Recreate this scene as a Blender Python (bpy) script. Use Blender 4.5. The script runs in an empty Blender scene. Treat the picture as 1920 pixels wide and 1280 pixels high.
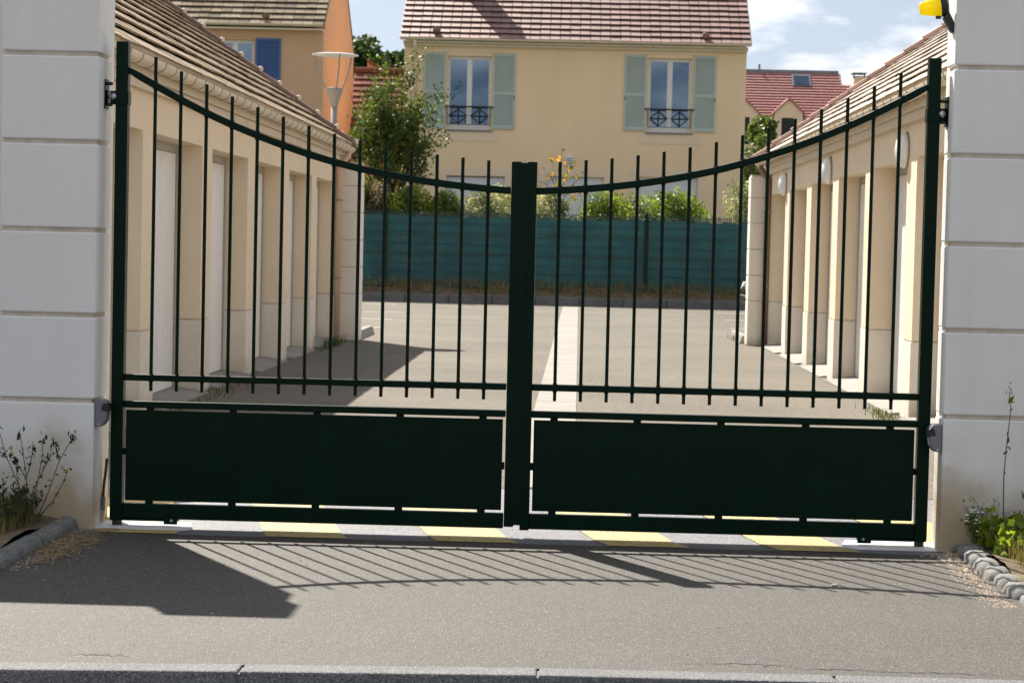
import bpy, bmesh, math, random
import numpy as np
from mathutils import Vector, Matrix
random.seed(7)
rng = np.random.default_rng(11)
C = bpy.context.scene.collection
SC = bpy.context.scene
# ------------------------------------------------------------------ camera
FPX, YAW, PITCH, ROLL = 4050.0, .0279, .0444, .0233
CAM = np.array([.2415, -10.045, 1.345])
def cam_axes():
    f = np.array([-math.sin(YAW)*math.cos(PITCH), math.cos(YAW)*math.cos(PITCH), -math.sin(PITCH)])
    r = np.array([math.cos(YAW), math.sin(YAW), 0.])
    u = np.cross(r, f); c, s = math.cos(ROLL), math.sin(ROLL)
    return c*r+s*u, -s*r+c*u, f
AX = cam_axes()
cd = bpy.data.cameras.new('camera'); co = bpy.data.objects.new('camera', cd); C.objects.link(co)
cd.sensor_fit = 'HORIZONTAL'; cd.sensor_width = 23.6; cd.lens = FPX/1920*23.6
cd.clip_start = .1; cd.clip_end = 3000
cd.dof.use_dof = True; cd.dof.focus_distance = 10.0; cd.dof.aperture_fstop = 7.1
mw = Matrix.Identity(4)
for i in range(3):
    mw[i][0], mw[i][1], mw[i][2], mw[i][3] = AX[0][i], AX[1][i], -AX[2][i], CAM[i]
co.matrix_world = mw
SC.camera = co
def in_frame(p, m=0.04):
    d = np.asarray(p, float)-CAM; z = d@AX[2]
    if z < .5: return False
    x = (d@AX[0])/z*FPX/960; y = (d@AX[1])/z*FPX/640
    return abs(x) < 1+m and abs(y) < 1+m
# ------------------------------------------------------------------ world and sun
SUN = Vector((.445, -.83, -1.0)).normalized()           # the way the light travels
ELEV = math.asin(-SUN.z); AZ = math.atan2(-SUN.x, -SUN.y)
W = bpy.data.worlds.new('World'); SC.world = W; W.use_nodes = True
nt = W.node_tree; nt.nodes.clear()
def wn(t, **k):
    n = nt.nodes.new(t)
    for a, b in k.items(): setattr(n, a, b)
    return n
out = wn('ShaderNodeOutputWorld'); bg = wn('ShaderNodeBackground'); bg.inputs[1].default_value = .05
sky = wn('ShaderNodeTexSky', sky_type='NISHITA', sun_disc=False, sun_elevation=ELEV, sun_rotation=AZ, dust_density=1.6, air_density=1.0, altitude=300)
tc = wn('ShaderNodeTexCoord')
sep = wn('ShaderNodeSeparateXYZ'); nt.links.new(tc.outputs['Generated'], sep.inputs[0])
zz = wn('ShaderNodeMath', operation='MAXIMUM'); nt.links.new(sep.outputs[2], zz.inputs[0]); zz.inputs[1].default_value = 0
za = wn('ShaderNodeMath', operation='ADD'); nt.links.new(zz.outputs[0], za.inputs[0]); za.inputs[1].default_value = .28
dv = wn('ShaderNodeVectorMath', operation='DIVIDE'); nt.links.new(tc.outputs['Generated'], dv.inputs[0])
cb = wn('ShaderNodeCombineXYZ')
for i in range(3): nt.links.new(za.outputs[0], cb.inputs[i])
nt.links.new(cb.outputs[0], dv.inputs[1])
sv = wn('ShaderNodeVectorMath', operation='MULTIPLY_ADD'); nt.links.new(tc.outputs['Generated'], sv.inputs[0])
sv.inputs[1].default_value = (1, 1, .88); sv.inputs[2].default_value = (0, 0, .12)
sn = wn('ShaderNodeVectorMath', operation='NORMALIZE'); nt.links.new(sv.outputs[0], sn.inputs[0]); nt.links.new(sn.outputs[0], sky.inputs[0])
no = wn('ShaderNodeTexNoise'); no.inputs['Scale'].default_value = 5.0; no.inputs['Detail'].default_value = 9; no.inputs['Roughness'].default_value = .56
mpw = wn('ShaderNodeMapping'); mpw.inputs['Location'].default_value = (3.1, 1.7, .4)
nt.links.new(dv.outputs[0], mpw.inputs[0]); nt.links.new(mpw.outputs[0], no.inputs['Vector'])
cr = wn('ShaderNodeValToRGB'); cr.color_ramp.elements[0].color = (.24, .24, .24, 1); cr.color_ramp.elements[0].position = .47; cr.color_ramp.elements[1].position = .615
nt.links.new(no.outputs[0], cr.inputs[0])
mx = wn('ShaderNodeMixRGB'); mx.inputs[2].default_value = (11.4, 11.6, 11.9, 1)
nt.links.new(cr.outputs[0], mx.inputs[0]); nt.links.new(sky.outputs[0], mx.inputs[1])
nt.links.new(mx.outputs[0], bg.inputs[0]); nt.links.new(bg.outputs[0], out.inputs[0])
sl = bpy.data.lights.new('sun', 'SUN'); sl.energy = 5.0; sl.angle = math.radians(.53); sl.color = (1, .935, .83)
so = bpy.data.objects.new('sun', sl); C.objects.link(so); so.location = (-20, 30, 40)
so.rotation_euler = SUN.to_track_quat('-Z', 'Y').to_euler()
vs = SC.view_settings; vs.view_transform = 'Standard'; vs.look = 'None'; vs.exposure = 1.02; vs.gamma = 1; vs.use_curve_mapping = False
SC.cycles.max_bounces = 10; SC.cycles.diffuse_bounces = 6; SC.cycles.transparent_max_bounces = 12
# ------------------------------------------------------------------ materials
def nodes(name):
    m = bpy.data.materials.new(name); m.use_nodes = True
    return m, m.node_tree.nodes, m.node_tree.links, m.node_tree.nodes['Principled BSDF']
def mth(N, L, op, a, b=None, c=None):
    n = N.new('ShaderNodeMath'); n.operation = op
    for i, v in enumerate((a, b, c)):
        if v is None: continue
        if hasattr(v, 'node'): L.new(v, n.inputs[i])
        else: n.inputs[i].default_value = v
    return n.outputs[0]
def noise(N, L, vec, scale, detail=3, rough=.55):
    n = N.new('ShaderNodeTexNoise'); n.inputs['Scale'].default_value = scale
    n.inputs['Detail'].default_value = detail; n.inputs['Roughness'].default_value = rough
    if vec is not None: L.new(vec, n.inputs['Vector'])
    return n.outputs[0]
def mixc(N, L, fac, a, b, mode='MIX'):
    n = N.new('ShaderNodeMixRGB'); n.blend_type = mode
    for i, v in ((0, fac), (1, a), (2, b)):
        if hasattr(v, 'node'): L.new(v, n.inputs[i])
        elif isinstance(v, (tuple, list)): n.inputs[i].default_value = (*v[:3], 1)
        else: n.inputs[i].default_value = v
    return n.outputs[0]
def ramp(N, L, fac, p0, p1):
    n = N.new('ShaderNodeMapRange'); n.inputs[1].default_value = p0; n.inputs[2].default_value = p1
    L.new(fac, n.inputs[0]); return n.outputs[0]
def mat(name, col, rough=.8, var=.12, vscale=2.5, bump=0., bscale=120, metal=0., spec=.5, dark=None, obj_rand=0., tint=0., stain=None, speck=None, wave=None, coat=0, streak=0):
    m, N, L, P = nodes(name)
    g = N.new('ShaderNodeNewGeometry').outputs['Position']
    t = N.new('ShaderNodeTexCoord').outputs['Object']
    n1 = noise(N, L, g, vscale, 6, .6)
    f = mth(N, L, 'MULTIPLY', ramp(N, L, n1, .35, .65), 1.0)
    d = dark or tuple(c*(1-2*var) for c in col)
    c = mixc(N, L, f, d, col)
    if streak:
        mp = N.new('ShaderNodeMapping'); mp.inputs['Scale'].default_value = (3.2, 3.2, .22); L.new(g, mp.inputs[0])
        k = ramp(N, L, noise(N, L, mp.outputs[0], 1.3, 6, .62), .42, .66)
        c = mixc(N, L, mth(N, L, 'MULTIPLY', k, streak), c, tuple(x*.72 for x in col))
    if obj_rand or tint:
        oi = N.new('ShaderNodeObjectInfo').outputs['Random']
        a = N.new('ShaderNodeAttribute'); a.attribute_name = 'tint'
        s = mth(N, L, 'FRACT', mth(N, L, 'ADD', oi, a.outputs['Fac']))
        k = obj_rand or tint
        v = mth(N, L, 'ADD', mth(N, L, 'MULTIPLY', s, 2*k), 1-k)
        h = N.new('ShaderNodeHueSaturation'); L.new(v, h.inputs['Value']); L.new(c, h.inputs['Color'])
        s2 = mth(N, L, 'FRACT', mth(N, L, 'MULTIPLY', s, 7.31))
        L.new(mth(N, L, 'ADD', mth(N, L, 'MULTIPLY', s2, .6*k), 1-.3*k), h.inputs['Saturation'])
        c = h.outputs[0]
    if speck:                                   # (scale, light colour, amount, dark amount)
        vo = N.new('ShaderNodeTexVoronoi'); vo.inputs['Scale'].default_value = speck[0]; L.new(g, vo.inputs['Vector'])
        rr = N.new('ShaderNodeSeparateColor'); L.new(vo.outputs['Color'], rr.inputs[0])
        k = mth(N, L, 'GREATER_THAN', rr.outputs[0], 1-speck[2])
        c = mixc(N, L, mth(N, L, 'MULTIPLY', k, .8), c, speck[1])
        k2 = mth(N, L, 'LESS_THAN', rr.outputs[1], speck[3])
        c = mixc(N, L, mth(N, L, 'MULTIPLY', k2, .75), c, tuple(x*.35 for x in col))
        n5 = noise(N, L, g, speck[0]*1.1, 2, .6)
        c = mixc(N, L, .55, c, mixc(N, L, ramp(N, L, n5, .3, .7), (.2, .2, .2), (1.75, 1.75, 1.75)), 'MULTIPLY')
    if stain:                                   # (colour, height, strength): splash-back dirt near the foot
        sp = N.new('ShaderNodeSeparateXYZ'); L.new(g, sp.inputs[0])
        n2 = noise(N, L, g, 5, 5, .65)
        hh = mth(N, L, 'MULTIPLY', n2, stain[1]*2)
        k = mth(N, L, 'SUBTRACT', 1.0, mth(N, L, 'DIVIDE', sp.outputs[2], hh))
        k = N.new('ShaderNodeClamp').inputs[0].node if False else mth(N, L, 'MAXIMUM', k, 0.)
        n3 = ramp(N, L, noise(N, L, g, 1.7, 3), .38, .6)
        k = mth(N, L, 'MULTIPLY', mth(N, L, 'MULTIPLY', k, n3), stain[2])
        c = mixc(N, L, mth(N, L, 'MINIMUM', k, .9), c, stain[0])
    L.new(c, P.inputs['Base Color'])
    P.inputs['Roughness'].default_value = rough; P.inputs['Metallic'].default_value = metal
    P.inputs['Specular IOR Level'].default_value = spec
    if coat: P.inputs['Coat Weight'].default_value = coat; P.inputs['Coat Roughness'].default_value = .15
    hgt = None
    if bump:
        hgt = noise(N, L, g, bscale, 3, .6)
        b = N.new('ShaderNodeBump'); b.inputs['Strength'].default_value = bump; b.inputs['Distance'].default_value = .01
        L.new(hgt, b.inputs['Height']); L.new(b.outputs[0], P.inputs['Normal'])
    return m
M = {}
M['asphalt'] = mat('worn_asphalt', (.045, .037, .0275), .66, .16, 1.3, .7, 170, spec=.62, speck=(200, (.17, .152, .125), .12, .22))
M['lane'] = mat('lane_asphalt', (.158, .141, .113), .8, .13, .45, .35, 60, spec=.18, speck=(70, (.22, .2, .17), .06, .08))
M['road'] = mat('road_asphalt', (.08, .076, .072), .85, .1, 1, .6, 90, speck=(90, (.3, .29, .27), .06, .2))
M['concrete'] = mat('pale_concrete', (.27, .25, .225), .8, .1, 1.5, .3, 60)
M['kerb'] = mat('granite_kerb', (.15, .15, .155), .8, .1, 4, .5, 140, speck=(230, (.27, .27, .27), .15, .28))
M['dark_kerb'] = mat('grey_kerb', (.16, .155, .155), .85, .15, 3, .4, 60)
M['edging'] = mat('concrete_edging', (.20, .20, .19), .9, .22, 9, .5, 80, speck=(160, (.28, .28, .27), .06, .12))
M['cobble'] = mat('grey_cobble', (.235, .23, .215), .85, .15, 9, .7, 70, obj_rand=.14)
M['ground'] = mat('dry_grass_ground', (.16, .14, .07), .95, .3, .6, .5, 20, dark=(.07, .085, .03))
M['soil'] = mat('dry_soil', (.20, .145, .085), .95, .25, 6, .8, 40, dark=(.09, .065, .035))
M['grey_paint'] = mat('grey_floor_paint', (.155, .157, .17), .65, .1, 4, .25, 80, speck=(60, (.2, .2, .2), .05, .08))
M['yellow_paint'] = mat('yellow_floor_paint', (.48, .37, .15), .6, .08, 5, .25, 80, speck=(60, (.5, .42, .2), .03, .05))
M['white_line'] = mat('worn_white_paint', (.62, .61, .59), .7, .15, 6, .2, 60)
M['pillar'] = mat('white_pillar_paint', (.83, .81, .785), .75, .03, 1.2, .22, 150, streak=.22, stain=((.40, .30, .17), .55, 1.3))
M['joint'] = mat('pillar_joint', (.64, .57, .48), .9, .12, 12, .2, 90)
M['cream'] = mat('cream_render', (.84, .70, .52), .9, .04, .8, .25, 110, streak=.14)
M['plinth'] = mat('pale_plinth_render', (.79, .72, .615), .85, .05, 1.5, .25, 110, stain=((.40, .33, .24), .22, .7))
M['quoin'] = mat('quoin_render', (.82, .76, .67), .85, .04, 2, .2, 110, stain=((.36, .30, .22), .14, .7))
M['door'] = mat('white_door_paint', (.86, .855, .84), .45, .02, 2, streak=.25)
M['door_frame'] = mat('door_frame_grey', (.40, .37, .33), .5, .05, 3)
M['gutter'] = mat('beige_gutter', (.72, .61, .46), .45, .06, 3)
M['bracket'] = mat('gutter_bracket', (.30, .24, .18), .5, .05, 3)
M['fascia'] = mat('cream_fascia', (.68, .59, .45), .7, .05, 2)
M['pipe_pink'] = mat('sand_downpipe', (.62, .45, .32), .5, .06, 3)
M['pipe_brown'] = mat('brown_downpipe', (.22, .13, .08), .5, .06, 3)
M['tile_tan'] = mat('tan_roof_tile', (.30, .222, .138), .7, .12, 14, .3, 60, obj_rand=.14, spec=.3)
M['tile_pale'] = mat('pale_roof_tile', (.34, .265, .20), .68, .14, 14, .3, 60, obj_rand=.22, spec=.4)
M['tile_pink'] = mat('plum_roof_tile', (.22, .118, .10), .52, .10, 10, .2, 60, obj_rand=.18, spec=.55)
M['tile_grey'] = mat('lichened_roof_tile', (.25, .20, .14), .85, .2, 12, .3, 60, obj_rand=.36, spec=.08)
M['tile_red'] = mat('red_roof_tile', (.20, .072, .048), .8, .12, 10, .3, 60, obj_rand=.2, spec=.12)
M['tile_mauve'] = mat('mauve_roof_tile', (.38, .16, .15), .6, .1, 6, .2, 40, obj_rand=.12)
M['deck'] = mat('roof_deck', (.05, .035, .03), .9, .1)
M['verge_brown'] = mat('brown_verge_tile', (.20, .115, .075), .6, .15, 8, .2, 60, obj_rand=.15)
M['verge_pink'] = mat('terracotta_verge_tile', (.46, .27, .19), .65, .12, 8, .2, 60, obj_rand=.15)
M['house'] = mat('ochre_render', (.90, .665, .43), .9, .04, .5, .25, 70, streak=.13)
M['band'] = mat('pale_render_band', (.82, .64, .46), .9, .03, 1, .2, 70)
M['orange'] = mat('orange_render', (.64, .41, .255), .9, .04, .5, .25, 70, streak=.15)
M['sage'] = mat('sage_shutter_paint', (.44, .505, .46), .6, .04, 2)
M['blue'] = mat('blue_shutter_paint', (.055, .125, .31), .55, .05, 2)
M['upvc'] = mat('white_frame', (.76, .74, .72), .4, .03, 2)
M['roller'] = mat('roller_shutter', (.70, .70, .73), .5, .03, 2)
M['curtain'] = mat('voile_curtain', (.62, .63, .66), .9, .1, 3)
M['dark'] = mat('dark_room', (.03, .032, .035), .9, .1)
M['rail_black'] = mat('black_railing', (.012, .012, .014), .5, .1)
M['gate'] = mat('dark_green_gate_paint', (.0, .0130, .0058), .34, .12, 6, .02, 200, spec=.12)
M['steel'] = mat('galvanised_steel', (.55, .56, .58), .35, .15, 20, metal=.9)
M['black'] = mat('black_plastic', (.012, .012, .013), .4, .1)
M['white_steel'] = mat('white_steel_plate', (.78, .78, .77), .5, .04, 8)
M['grey_plastic'] = mat('grey_plastic', (.17, .175, .19), .35, .05, 6)
M['lamp_white'] = mat('opal_lamp_glass', (.80, .83, .82), .3, .02, 2, coat=.3)
M['zinc'] = mat('zinc_flashing', (.20, .21, .23), .4, .1, 4, metal=.5)
M['fence_green'] = mat('green_fence_steel', (.011, .046, .044), .45, .1, 6)
M['fence_post'] = mat('dark_green_post', (.004, .016, .010), .5, .1, 6, spec=.2)
M['pole'] = mat('pale_lamp_metal', (.27, .26, .25), .45, .06, 4)
M['bark'] = mat('tree_bark', (.055, .042, .032), .9, .25, 20, .6, 50)
M['stem'] = mat('weed_stem', (.085, .095, .04), .7, .2, 40)
M['straw'] = mat('dry_grass', (.36, .25, .11), .8, .2, 12, tint=.4)
M['pebble'] = mat('pale_grit', (.48, .39, .30), .9, .2, 30, tint=.4)
M['cable'] = mat('cable_rubber', (.09, .035, .025), .5, .1)
M['car'] = mat('dark_car_paint', (.035, .035, .045), .25, .05, 2, coat=.8, spec=.6)
M['rubber'] = mat('tyre_rubber', (.02, .02, .02), .85, .1)
M['brown_door'] = mat('brown_door_paint', (.13, .06, .04), .6, .1, 3)
def leaf_mat(name, a, b, rough=.45, trans=.35, spec=.4):
    m, N, L, P = nodes(name)
    at = N.new('ShaderNodeAttribute'); at.attribute_name = 'tint'
    c = mixc(N, L, at.outputs['Fac'], a, b)
    L.new(c, P.inputs['Base Color']); P.inputs['Roughness'].default_value = rough; P.inputs['Specular IOR Level'].default_value = spec
    T = N.new('ShaderNodeBsdfTranslucent'); L.new(mixc(N, L, 1.0, c, (1.5, 1.6, .8), 'MULTIPLY'), T.inputs[0])
    X = N.new('ShaderNodeMixShader'); X.inputs[0].default_value = trans
    L.new(P.outputs[0], X.inputs[1]); L.new(T.outputs[0], X.inputs[2])
    L.new(X.outputs[0], N['Material Output'].inputs[0]); return m
M['leaf_tree'] = leaf_mat('glossy_tree_leaf', (.036, .06, .013), (.17, .21, .042), .50, .30, .25)
M['leaf_far'] = leaf_mat('far_tree_leaf', (.02, .045, .012), (.075, .12, .03), .6, .25)
M['leaf_light'] = leaf_mat('light_tree_leaf', (.05, .08, .02), (.15, .19, .05), .5, .4)
M['leaf_lime'] = leaf_mat('lime_hedge_leaf', (.06, .095, .016), (.26, .31, .04), .45, .45)
M['leaf_varieg'] = leaf_mat('variegated_hedge_leaf', (.09, .11, .04), (.58, .54, .38), .5, .35)
M['leaf_brown'] = leaf_mat('faded_hedge_leaf', (.07, .06, .03), (.34, .24, .17), .6, .3)
M['leaf_autumn'] = leaf_mat('turning_leaf', (.10, .13, .025), (.62, .26, .03), .5, .45)
M['leaf_weed'] = leaf_mat('weed_leaf', (.055, .09, .012), (.25, .31, .03), .5, .5)
M['leaf_dull'] = leaf_mat('dull_weed_leaf', (.025, .032, .014), (.065, .07, .028), .7, .25)
M['grass_mix'] = leaf_mat('verge_grass', (.045, .07, .018), (.26, .19, .08), .7, .3)
M['petal'] = mat('white_petal', (.75, .74, .70), .7, .05)
def cloth_mat():
    m, N, L, P = nodes('teal_windbreak_cloth')
    g = N.new('ShaderNodeNewGeometry').outputs['Position']
    mp = N.new('ShaderNodeMapping'); mp.inputs['Scale'].default_value = (1, 1, 5); L.new(g, mp.inputs[0])
    c = mixc(N, L, ramp(N, L, noise(N, L, mp.outputs[0], 1.4, 5), .3, .7), (.036, .155, .178), (.058, .20, .22))
    L.new(c, P.inputs['Base Color']); P.inputs['Roughness'].default_value = .8; P.inputs['Specular IOR Level'].default_value = .2
    T = N.new('ShaderNodeBsdfTranslucent'); L.new(c, T.inputs[0])
    X = N.new('ShaderNodeMixShader'); X.inputs[0].default_value = .04
    L.new(P.outputs[0], X.inputs[1]); L.new(T.outputs[0], X.inputs[2]); L.new(X.outputs[0], N['Material Output'].inputs[0]); return m
M['cloth'] = cloth_mat()
def glass_mat(name, tintc, refl):
    m, N, L, P = nodes(name)
    N.remove(P)
    G = N.new('ShaderNodeBsdfGlossy'); G.inputs['Roughness'].default_value = .02; G.inputs[0].default_value = (.62, .80, 1, 1)
    T = N.new('ShaderNodeBsdfTransparent'); T.inputs[0].default_value = (*tintc, 1)
    X = N.new('ShaderNodeMixShader'); X.inputs[0].default_value = refl
    L.new(T.outputs[0], X.inputs[1]); L.new(G.outputs[0], X.inputs[2]); L.new(X.outputs[0], N['Material Output'].inputs[0]); return m
M['glass'] = glass_mat('window_glass', (.13, .17, .27), .20)
def yellow_lens():
    m, N, L, P = nodes('yellow_beacon_lens')
    P.inputs['Base Color'].default_value = (.88, .72, .01, 1); P.inputs['Roughness'].default_value = .25
    T = N.new('ShaderNodeBsdfTranslucent'); T.inputs[0].default_value = (1, .86, .01, 1)
    X = N.new('ShaderNodeMixShader'); X.inputs[0].default_value = .55
    L.new(P.outputs[0], X.inputs[1]); L.new(T.outputs[0], X.inputs[2]); L.new(X.outputs[0], N['Material Output'].inputs[0]); return m
M['lens'] = yellow_lens()
# ------------------------------------------------------------------ mesh helpers
class MB:
    def __init__(s): s.v = []; s.f = []
    def add(s, vs, fs):
        b = len(s.v); s.v += [tuple(map(float, p)) for p in vs]; s.f += [tuple(i+b for i in q) for q in fs]; return s
    def box(s, x0, x1, y0, y1, z0, z1):
        if x0 > x1: x0, x1 = x1, x0
        if y0 > y1: y0, y1 = y1, y0
        return s.add([(x0,y0,z0),(x1,y0,z0),(x1,y1,z0),(x0,y1,z0),(x0,y0,z1),(x1,y0,z1),(x1,y1,z1),(x0,y1,z1)],
                     [(0,3,2,1),(4,5,6,7),(0,1,5,4),(1,2,6,5),(2,3,7,6),(3,0,4,7)])
    def prism(s, poly, y0, y1, mp=lambda a, b, y: (a, y, b)):
        n = len(poly)
        vs = [mp(a, b, y0) for a, b in poly]+[mp(a, b, y1) for a, b in poly]
        fs = [tuple(range(n)), tuple(range(2*n-1, n-1, -1))]+[((i+1) % n, i, n+i, n+(i+1) % n) for i in range(n)]
        return s.add(vs, fs)
    def tube(s, pts, r, n=8, r2=None, caps=True):
        pts = [Vector(p) for p in pts]; k = len(pts); rings = []
        d0 = (pts[1]-pts[0]).normalized()
        a = d0.orthogonal().normalized()
        if abs(d0.z) > .9: a = Vector((1, 0, 0))
        for i, p in enumerate(pts):
            d = (pts[min(i+1, k-1)]-pts[max(i-1, 0)]).normalized()
            a = (a-d*a.dot(d)).normalized(); b = d.cross(a)
            rr = r if r2 is None else r+(r2-r)*i/(k-1)
            rings.append([p+(a*math.cos(2*math.pi*(j+.5)/n)+b*math.sin(2*math.pi*(j+.5)/n))*rr for j in range(n)])
        vs = [q for R in rings for q in R]; fs = []
        for i in range(k-1):
            for j in range(n):
                fs.append((i*n+j, i*n+(j+1) % n, (i+1)*n+(j+1) % n, (i+1)*n+j))
        if caps: fs += [tuple(range(n-1, -1, -1)), tuple(range((k-1)*n, k*n))]
        return s.add(vs, fs)
    def lathe(s, prof, c, n=16, axis='z', sy=1.0):
        vs = []; fs = []; k = len(prof)
        for r, h in prof:
            for j in range(n):
                a = 2*math.pi*j/n; x, y = r*math.cos(a), r*math.sin(a)*sy
                if axis == 'z': vs.append((c[0]+x, c[1]+y, c[2]+h))
                elif axis == 'x': vs.append((c[0]+h, c[1]+x, c[2]+y))
                else: vs.append((c[0]+x, c[1]+h, c[2]+y))
        for i in range(k-1):
            for j in range(n): fs.append((i*n+j, i*n+(j+1) % n, (i+1)*n+(j+1) % n, (i+1)*n+j))
        fs += [tuple(range(n)), tuple(range((k-1)*n, k*n))]
        return s.add(vs, fs)
def link(o, parent=None):
    C.objects.link(o)
    if parent is not None: o.parent = parent
    return o
def root_loc(o):
    while o.parent: o = o.parent
    return o.location
def obj(name, mb, m, parent=None, bevel=0, smooth=False, loc=None, segs=2):
    me = bpy.data.meshes.new(name)
    off = Vector((0, 0, 0))
    if parent is not None: off = root_loc(parent)
    elif loc is not None: off = Vector(loc)
    me.from_pydata([(x-off.x, y-off.y, z-off.z) for x, y, z in mb.v], [], mb.f)
    bm = bmesh.new(); bm.from_mesh(me); bmesh.ops.recalc_face_normals(bm, faces=bm.faces); bm.to_mesh(me); bm.free()
    me.materials.append(m)
    o = bpy.data.objects.new(name, me); link(o, parent)
    if parent is None and loc is not None: o.location = off
    if smooth:
        for p in me.polygons: p.use_smooth = True
    if bevel:
        b = o.modifiers.new('bevel', 'BEVEL'); b.width = bevel; b.segments = segs; b.limit_method = 'ANGLE'; b.angle_limit = math.radians(40)
    return o
def thing(name, label, cat, loc=(0, 0, 0), group=None):
    o = bpy.data.objects.new(name, None); o.empty_display_size = .1; C.objects.link(o); o.location = loc
    o['label'] = label; o['category'] = cat
    if group: o['group'] = group
    return o
def tag(o, label, cat, group=None):
    o['label'] = label; o['category'] = cat
    if group: o['group'] = group
    return o
def struct(name, mb, m, kind='structure', bevel=0):
    o = obj(name, mb, m, None, bevel); o['kind'] = kind; return o
def grid_wall(us, zs, holes, th, mp):
    """a wall of thickness th with openings; u along, z up; mp(u, depth, z) -> world. Closed, no inner faces."""
    us = sorted(set(round(a, 4) for a in list(us)+[h[i] for h in holes for i in (0, 1)]))
    zs = sorted(set(round(a, 4) for a in list(zs)+[h[i] for h in holes for i in (2, 3)]))
    nu, nz = len(us)-1, len(zs)-1
    def solid(i, j):
        if i < 0 or j < 0 or i >= nu or j >= nz: return False
        u, z = (us[i]+us[i+1])/2, (zs[j]+zs[j+1])/2
        return not any(h[0] < u < h[1] and h[2] < z < h[3] for h in holes)
    mb = MB()
    def q(*p): mb.add([mp(*a) for a in p], [(0, 1, 2, 3)])
    for i in range(nu):
        for j in range(nz):
            if not solid(i, j): continue
            a, b, c, d = us[i], us[i+1], zs[j], zs[j+1]
            q((a,0,c),(b,0,c),(b,0,d),(a,0,d)); q((a,th,c),(a,th,d),(b,th,d),(b,th,c))
            if not solid(i-1, j): q((a,0,c),(a,0,d),(a,th,d),(a,th,c))
            if not solid(i+1, j): q((b,0,c),(b,th,c),(b,th,d),(b,0,d))
            if not solid(i, j-1): q((a,0,c),(a,th,c),(b,th,c),(b,0,c))
            if not solid(i, j+1): q((a,0,d),(b,0,d),(b,th,d),(a,th,d))
    bm = bmesh.new(); me = bpy.data.meshes.new('t'); me.from_pydata(mb.v, [], mb.f); bm.from_mesh(me); bmesh.ops.remove_doubles(bm, verts=bm.verts, dist=1e-4)
    r = MB(); bm.verts.ensure_lookup_table(); r.v = [tuple(v.co) for v in bm.verts]; r.f = [tuple(v.index for v in f.verts) for f in bm.faces]; bm.free(); bpy.data.meshes.remove(me)
    return r
def quads(name, V, tint, m, parent=None, loc=None, per=4):
    """V: (n, per, 3) array of polygons, tint: (n,) per polygon."""
    V = np.asarray(V, float); n = len(V)
    off = np.array(root_loc(parent)) if parent is not None else (np.array(loc) if loc is not None else np.zeros(3))
    me = bpy.data.meshes.new(name)
    me.vertices.add(n*per); me.vertices.foreach_set('co', (V.reshape(-1, 3)-off).ravel())
    me.loops.add(n*per); me.loops.foreach_set('vertex_index', np.arange(n*per, dtype=np.int32))
    me.polygons.add(n); me.polygons.foreach_set('loop_start', np.arange(0, n*per, per, dtype=np.int32))
    me.update(calc_edges=True)
    a = me.attributes.new('tint', 'FLOAT', 'POINT'); a.data.foreach_set('value', np.repeat(np.clip(tint, 0, 1), per).astype(np.float32))
    me.materials.append(m)
    o = bpy.data.objects.new(name, me); link(o, parent)
    if parent is None and loc is not None: o.location = loc
    return o
def leaf_quads(cen, size, aspect=1.7, up=.3):
    """pointed, slightly folded leaves (4 corners: base, side, tip, side) at the centres."""
    n = len(cen)
    d = rng.normal(size=(n, 3)); d[:, 2] += up; d /= np.linalg.norm(d, axis=1)[:, None]
    t = rng.normal(size=(n, 3)); t -= d*(t*d).sum(1)[:, None]; t /= np.linalg.norm(t, axis=1)[:, None]
    s = (size*rng.uniform(.65, 1.3, n))[:, None]
    w = s/aspect*.5
    nn = np.cross(d, t)*s*.12
    return np.stack([cen-d*s*.5, cen+t*w+nn, cen+d*s*.5, cen-t*w+nn], 1)
def blob_points(n, c, r, lump=.25, fill=.45):
    d = rng.normal(size=(n, 3)); d /= np.linalg.norm(d, axis=1)[:, None]
    k = rng.normal(size=(5, 3))*2.2; ph = rng.uniform(0, 6, 5)
    w = 1+lump*np.sin(d@k.T+ph).mean(1)*2
    rad = rng.uniform(fill**3, 1, n)**(1/3.)*w
    return np.array(c)+d*rad[:, None]*np.array(r)
# ------------------------------------------------------------------ the ground
def sheet(name, x0, x1, y0, y1, z, m, kind='structure'): return struct(name, MB().add([(x0,y0,z),(x1,y0,z),(x1,y1,z),(x0,y1,z)], [(0,1,2,3)]), m, kind)
sheet('ground', -500, 500, -300, 900, -.10, M['ground'])
JO = [(-3.6, -3.48), (-2.66, -3.41), (-1.70, -3.375), (-.772, -3.283), (.158, -3.206), (1.10, -3.185), (2.03, -3.178), (2.96, -3.178)]
struct('pavement', MB().prism([(-9, -.33), (9, -.33), (9, -3.182)]+[(2.96, -3.182)]+[(x, y-.002) for x, y in JO[::-1]]+[(-9, -3.6)], -.08, 0, lambda a, b, z: (a, b, z)), M['asphalt'])
struct('lane', MB().box(-6, 6, 1.9, 20.6, -.08, 0), M['lane'])
struct('car_park', MB().box(-14, 14, 20.6, 39.4, -.08, 0), M['lane'])
sheet('road', -30, 30, -14, -3.40, -.062, M['road'])
struct('garden_terrain', MB().add([(-60,40.12,.36),(60,40.12,.36),(60,46,.5),(-60,46,.5),(60,140,3.0),(-60,140,3.0)], [(0,1,2,3),(3,2,4,5)]), M['ground'])
struct('hill', MB().add([(-200,139,2.9),(200,139,2.9),(200,320,9),(-200,320,16)], [(0,1,2,3)]), M['ground'])
th = struct('threshold_slab', MB().prism([(-.329, -.10), (1.895, -.10), (1.895, -.003), (1.3, -.018), (-.02, -.018), (-.329, -.001)], -2.9, 2.9, lambda a, b, x: (x, a, b)), M['grey_paint'])
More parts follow.
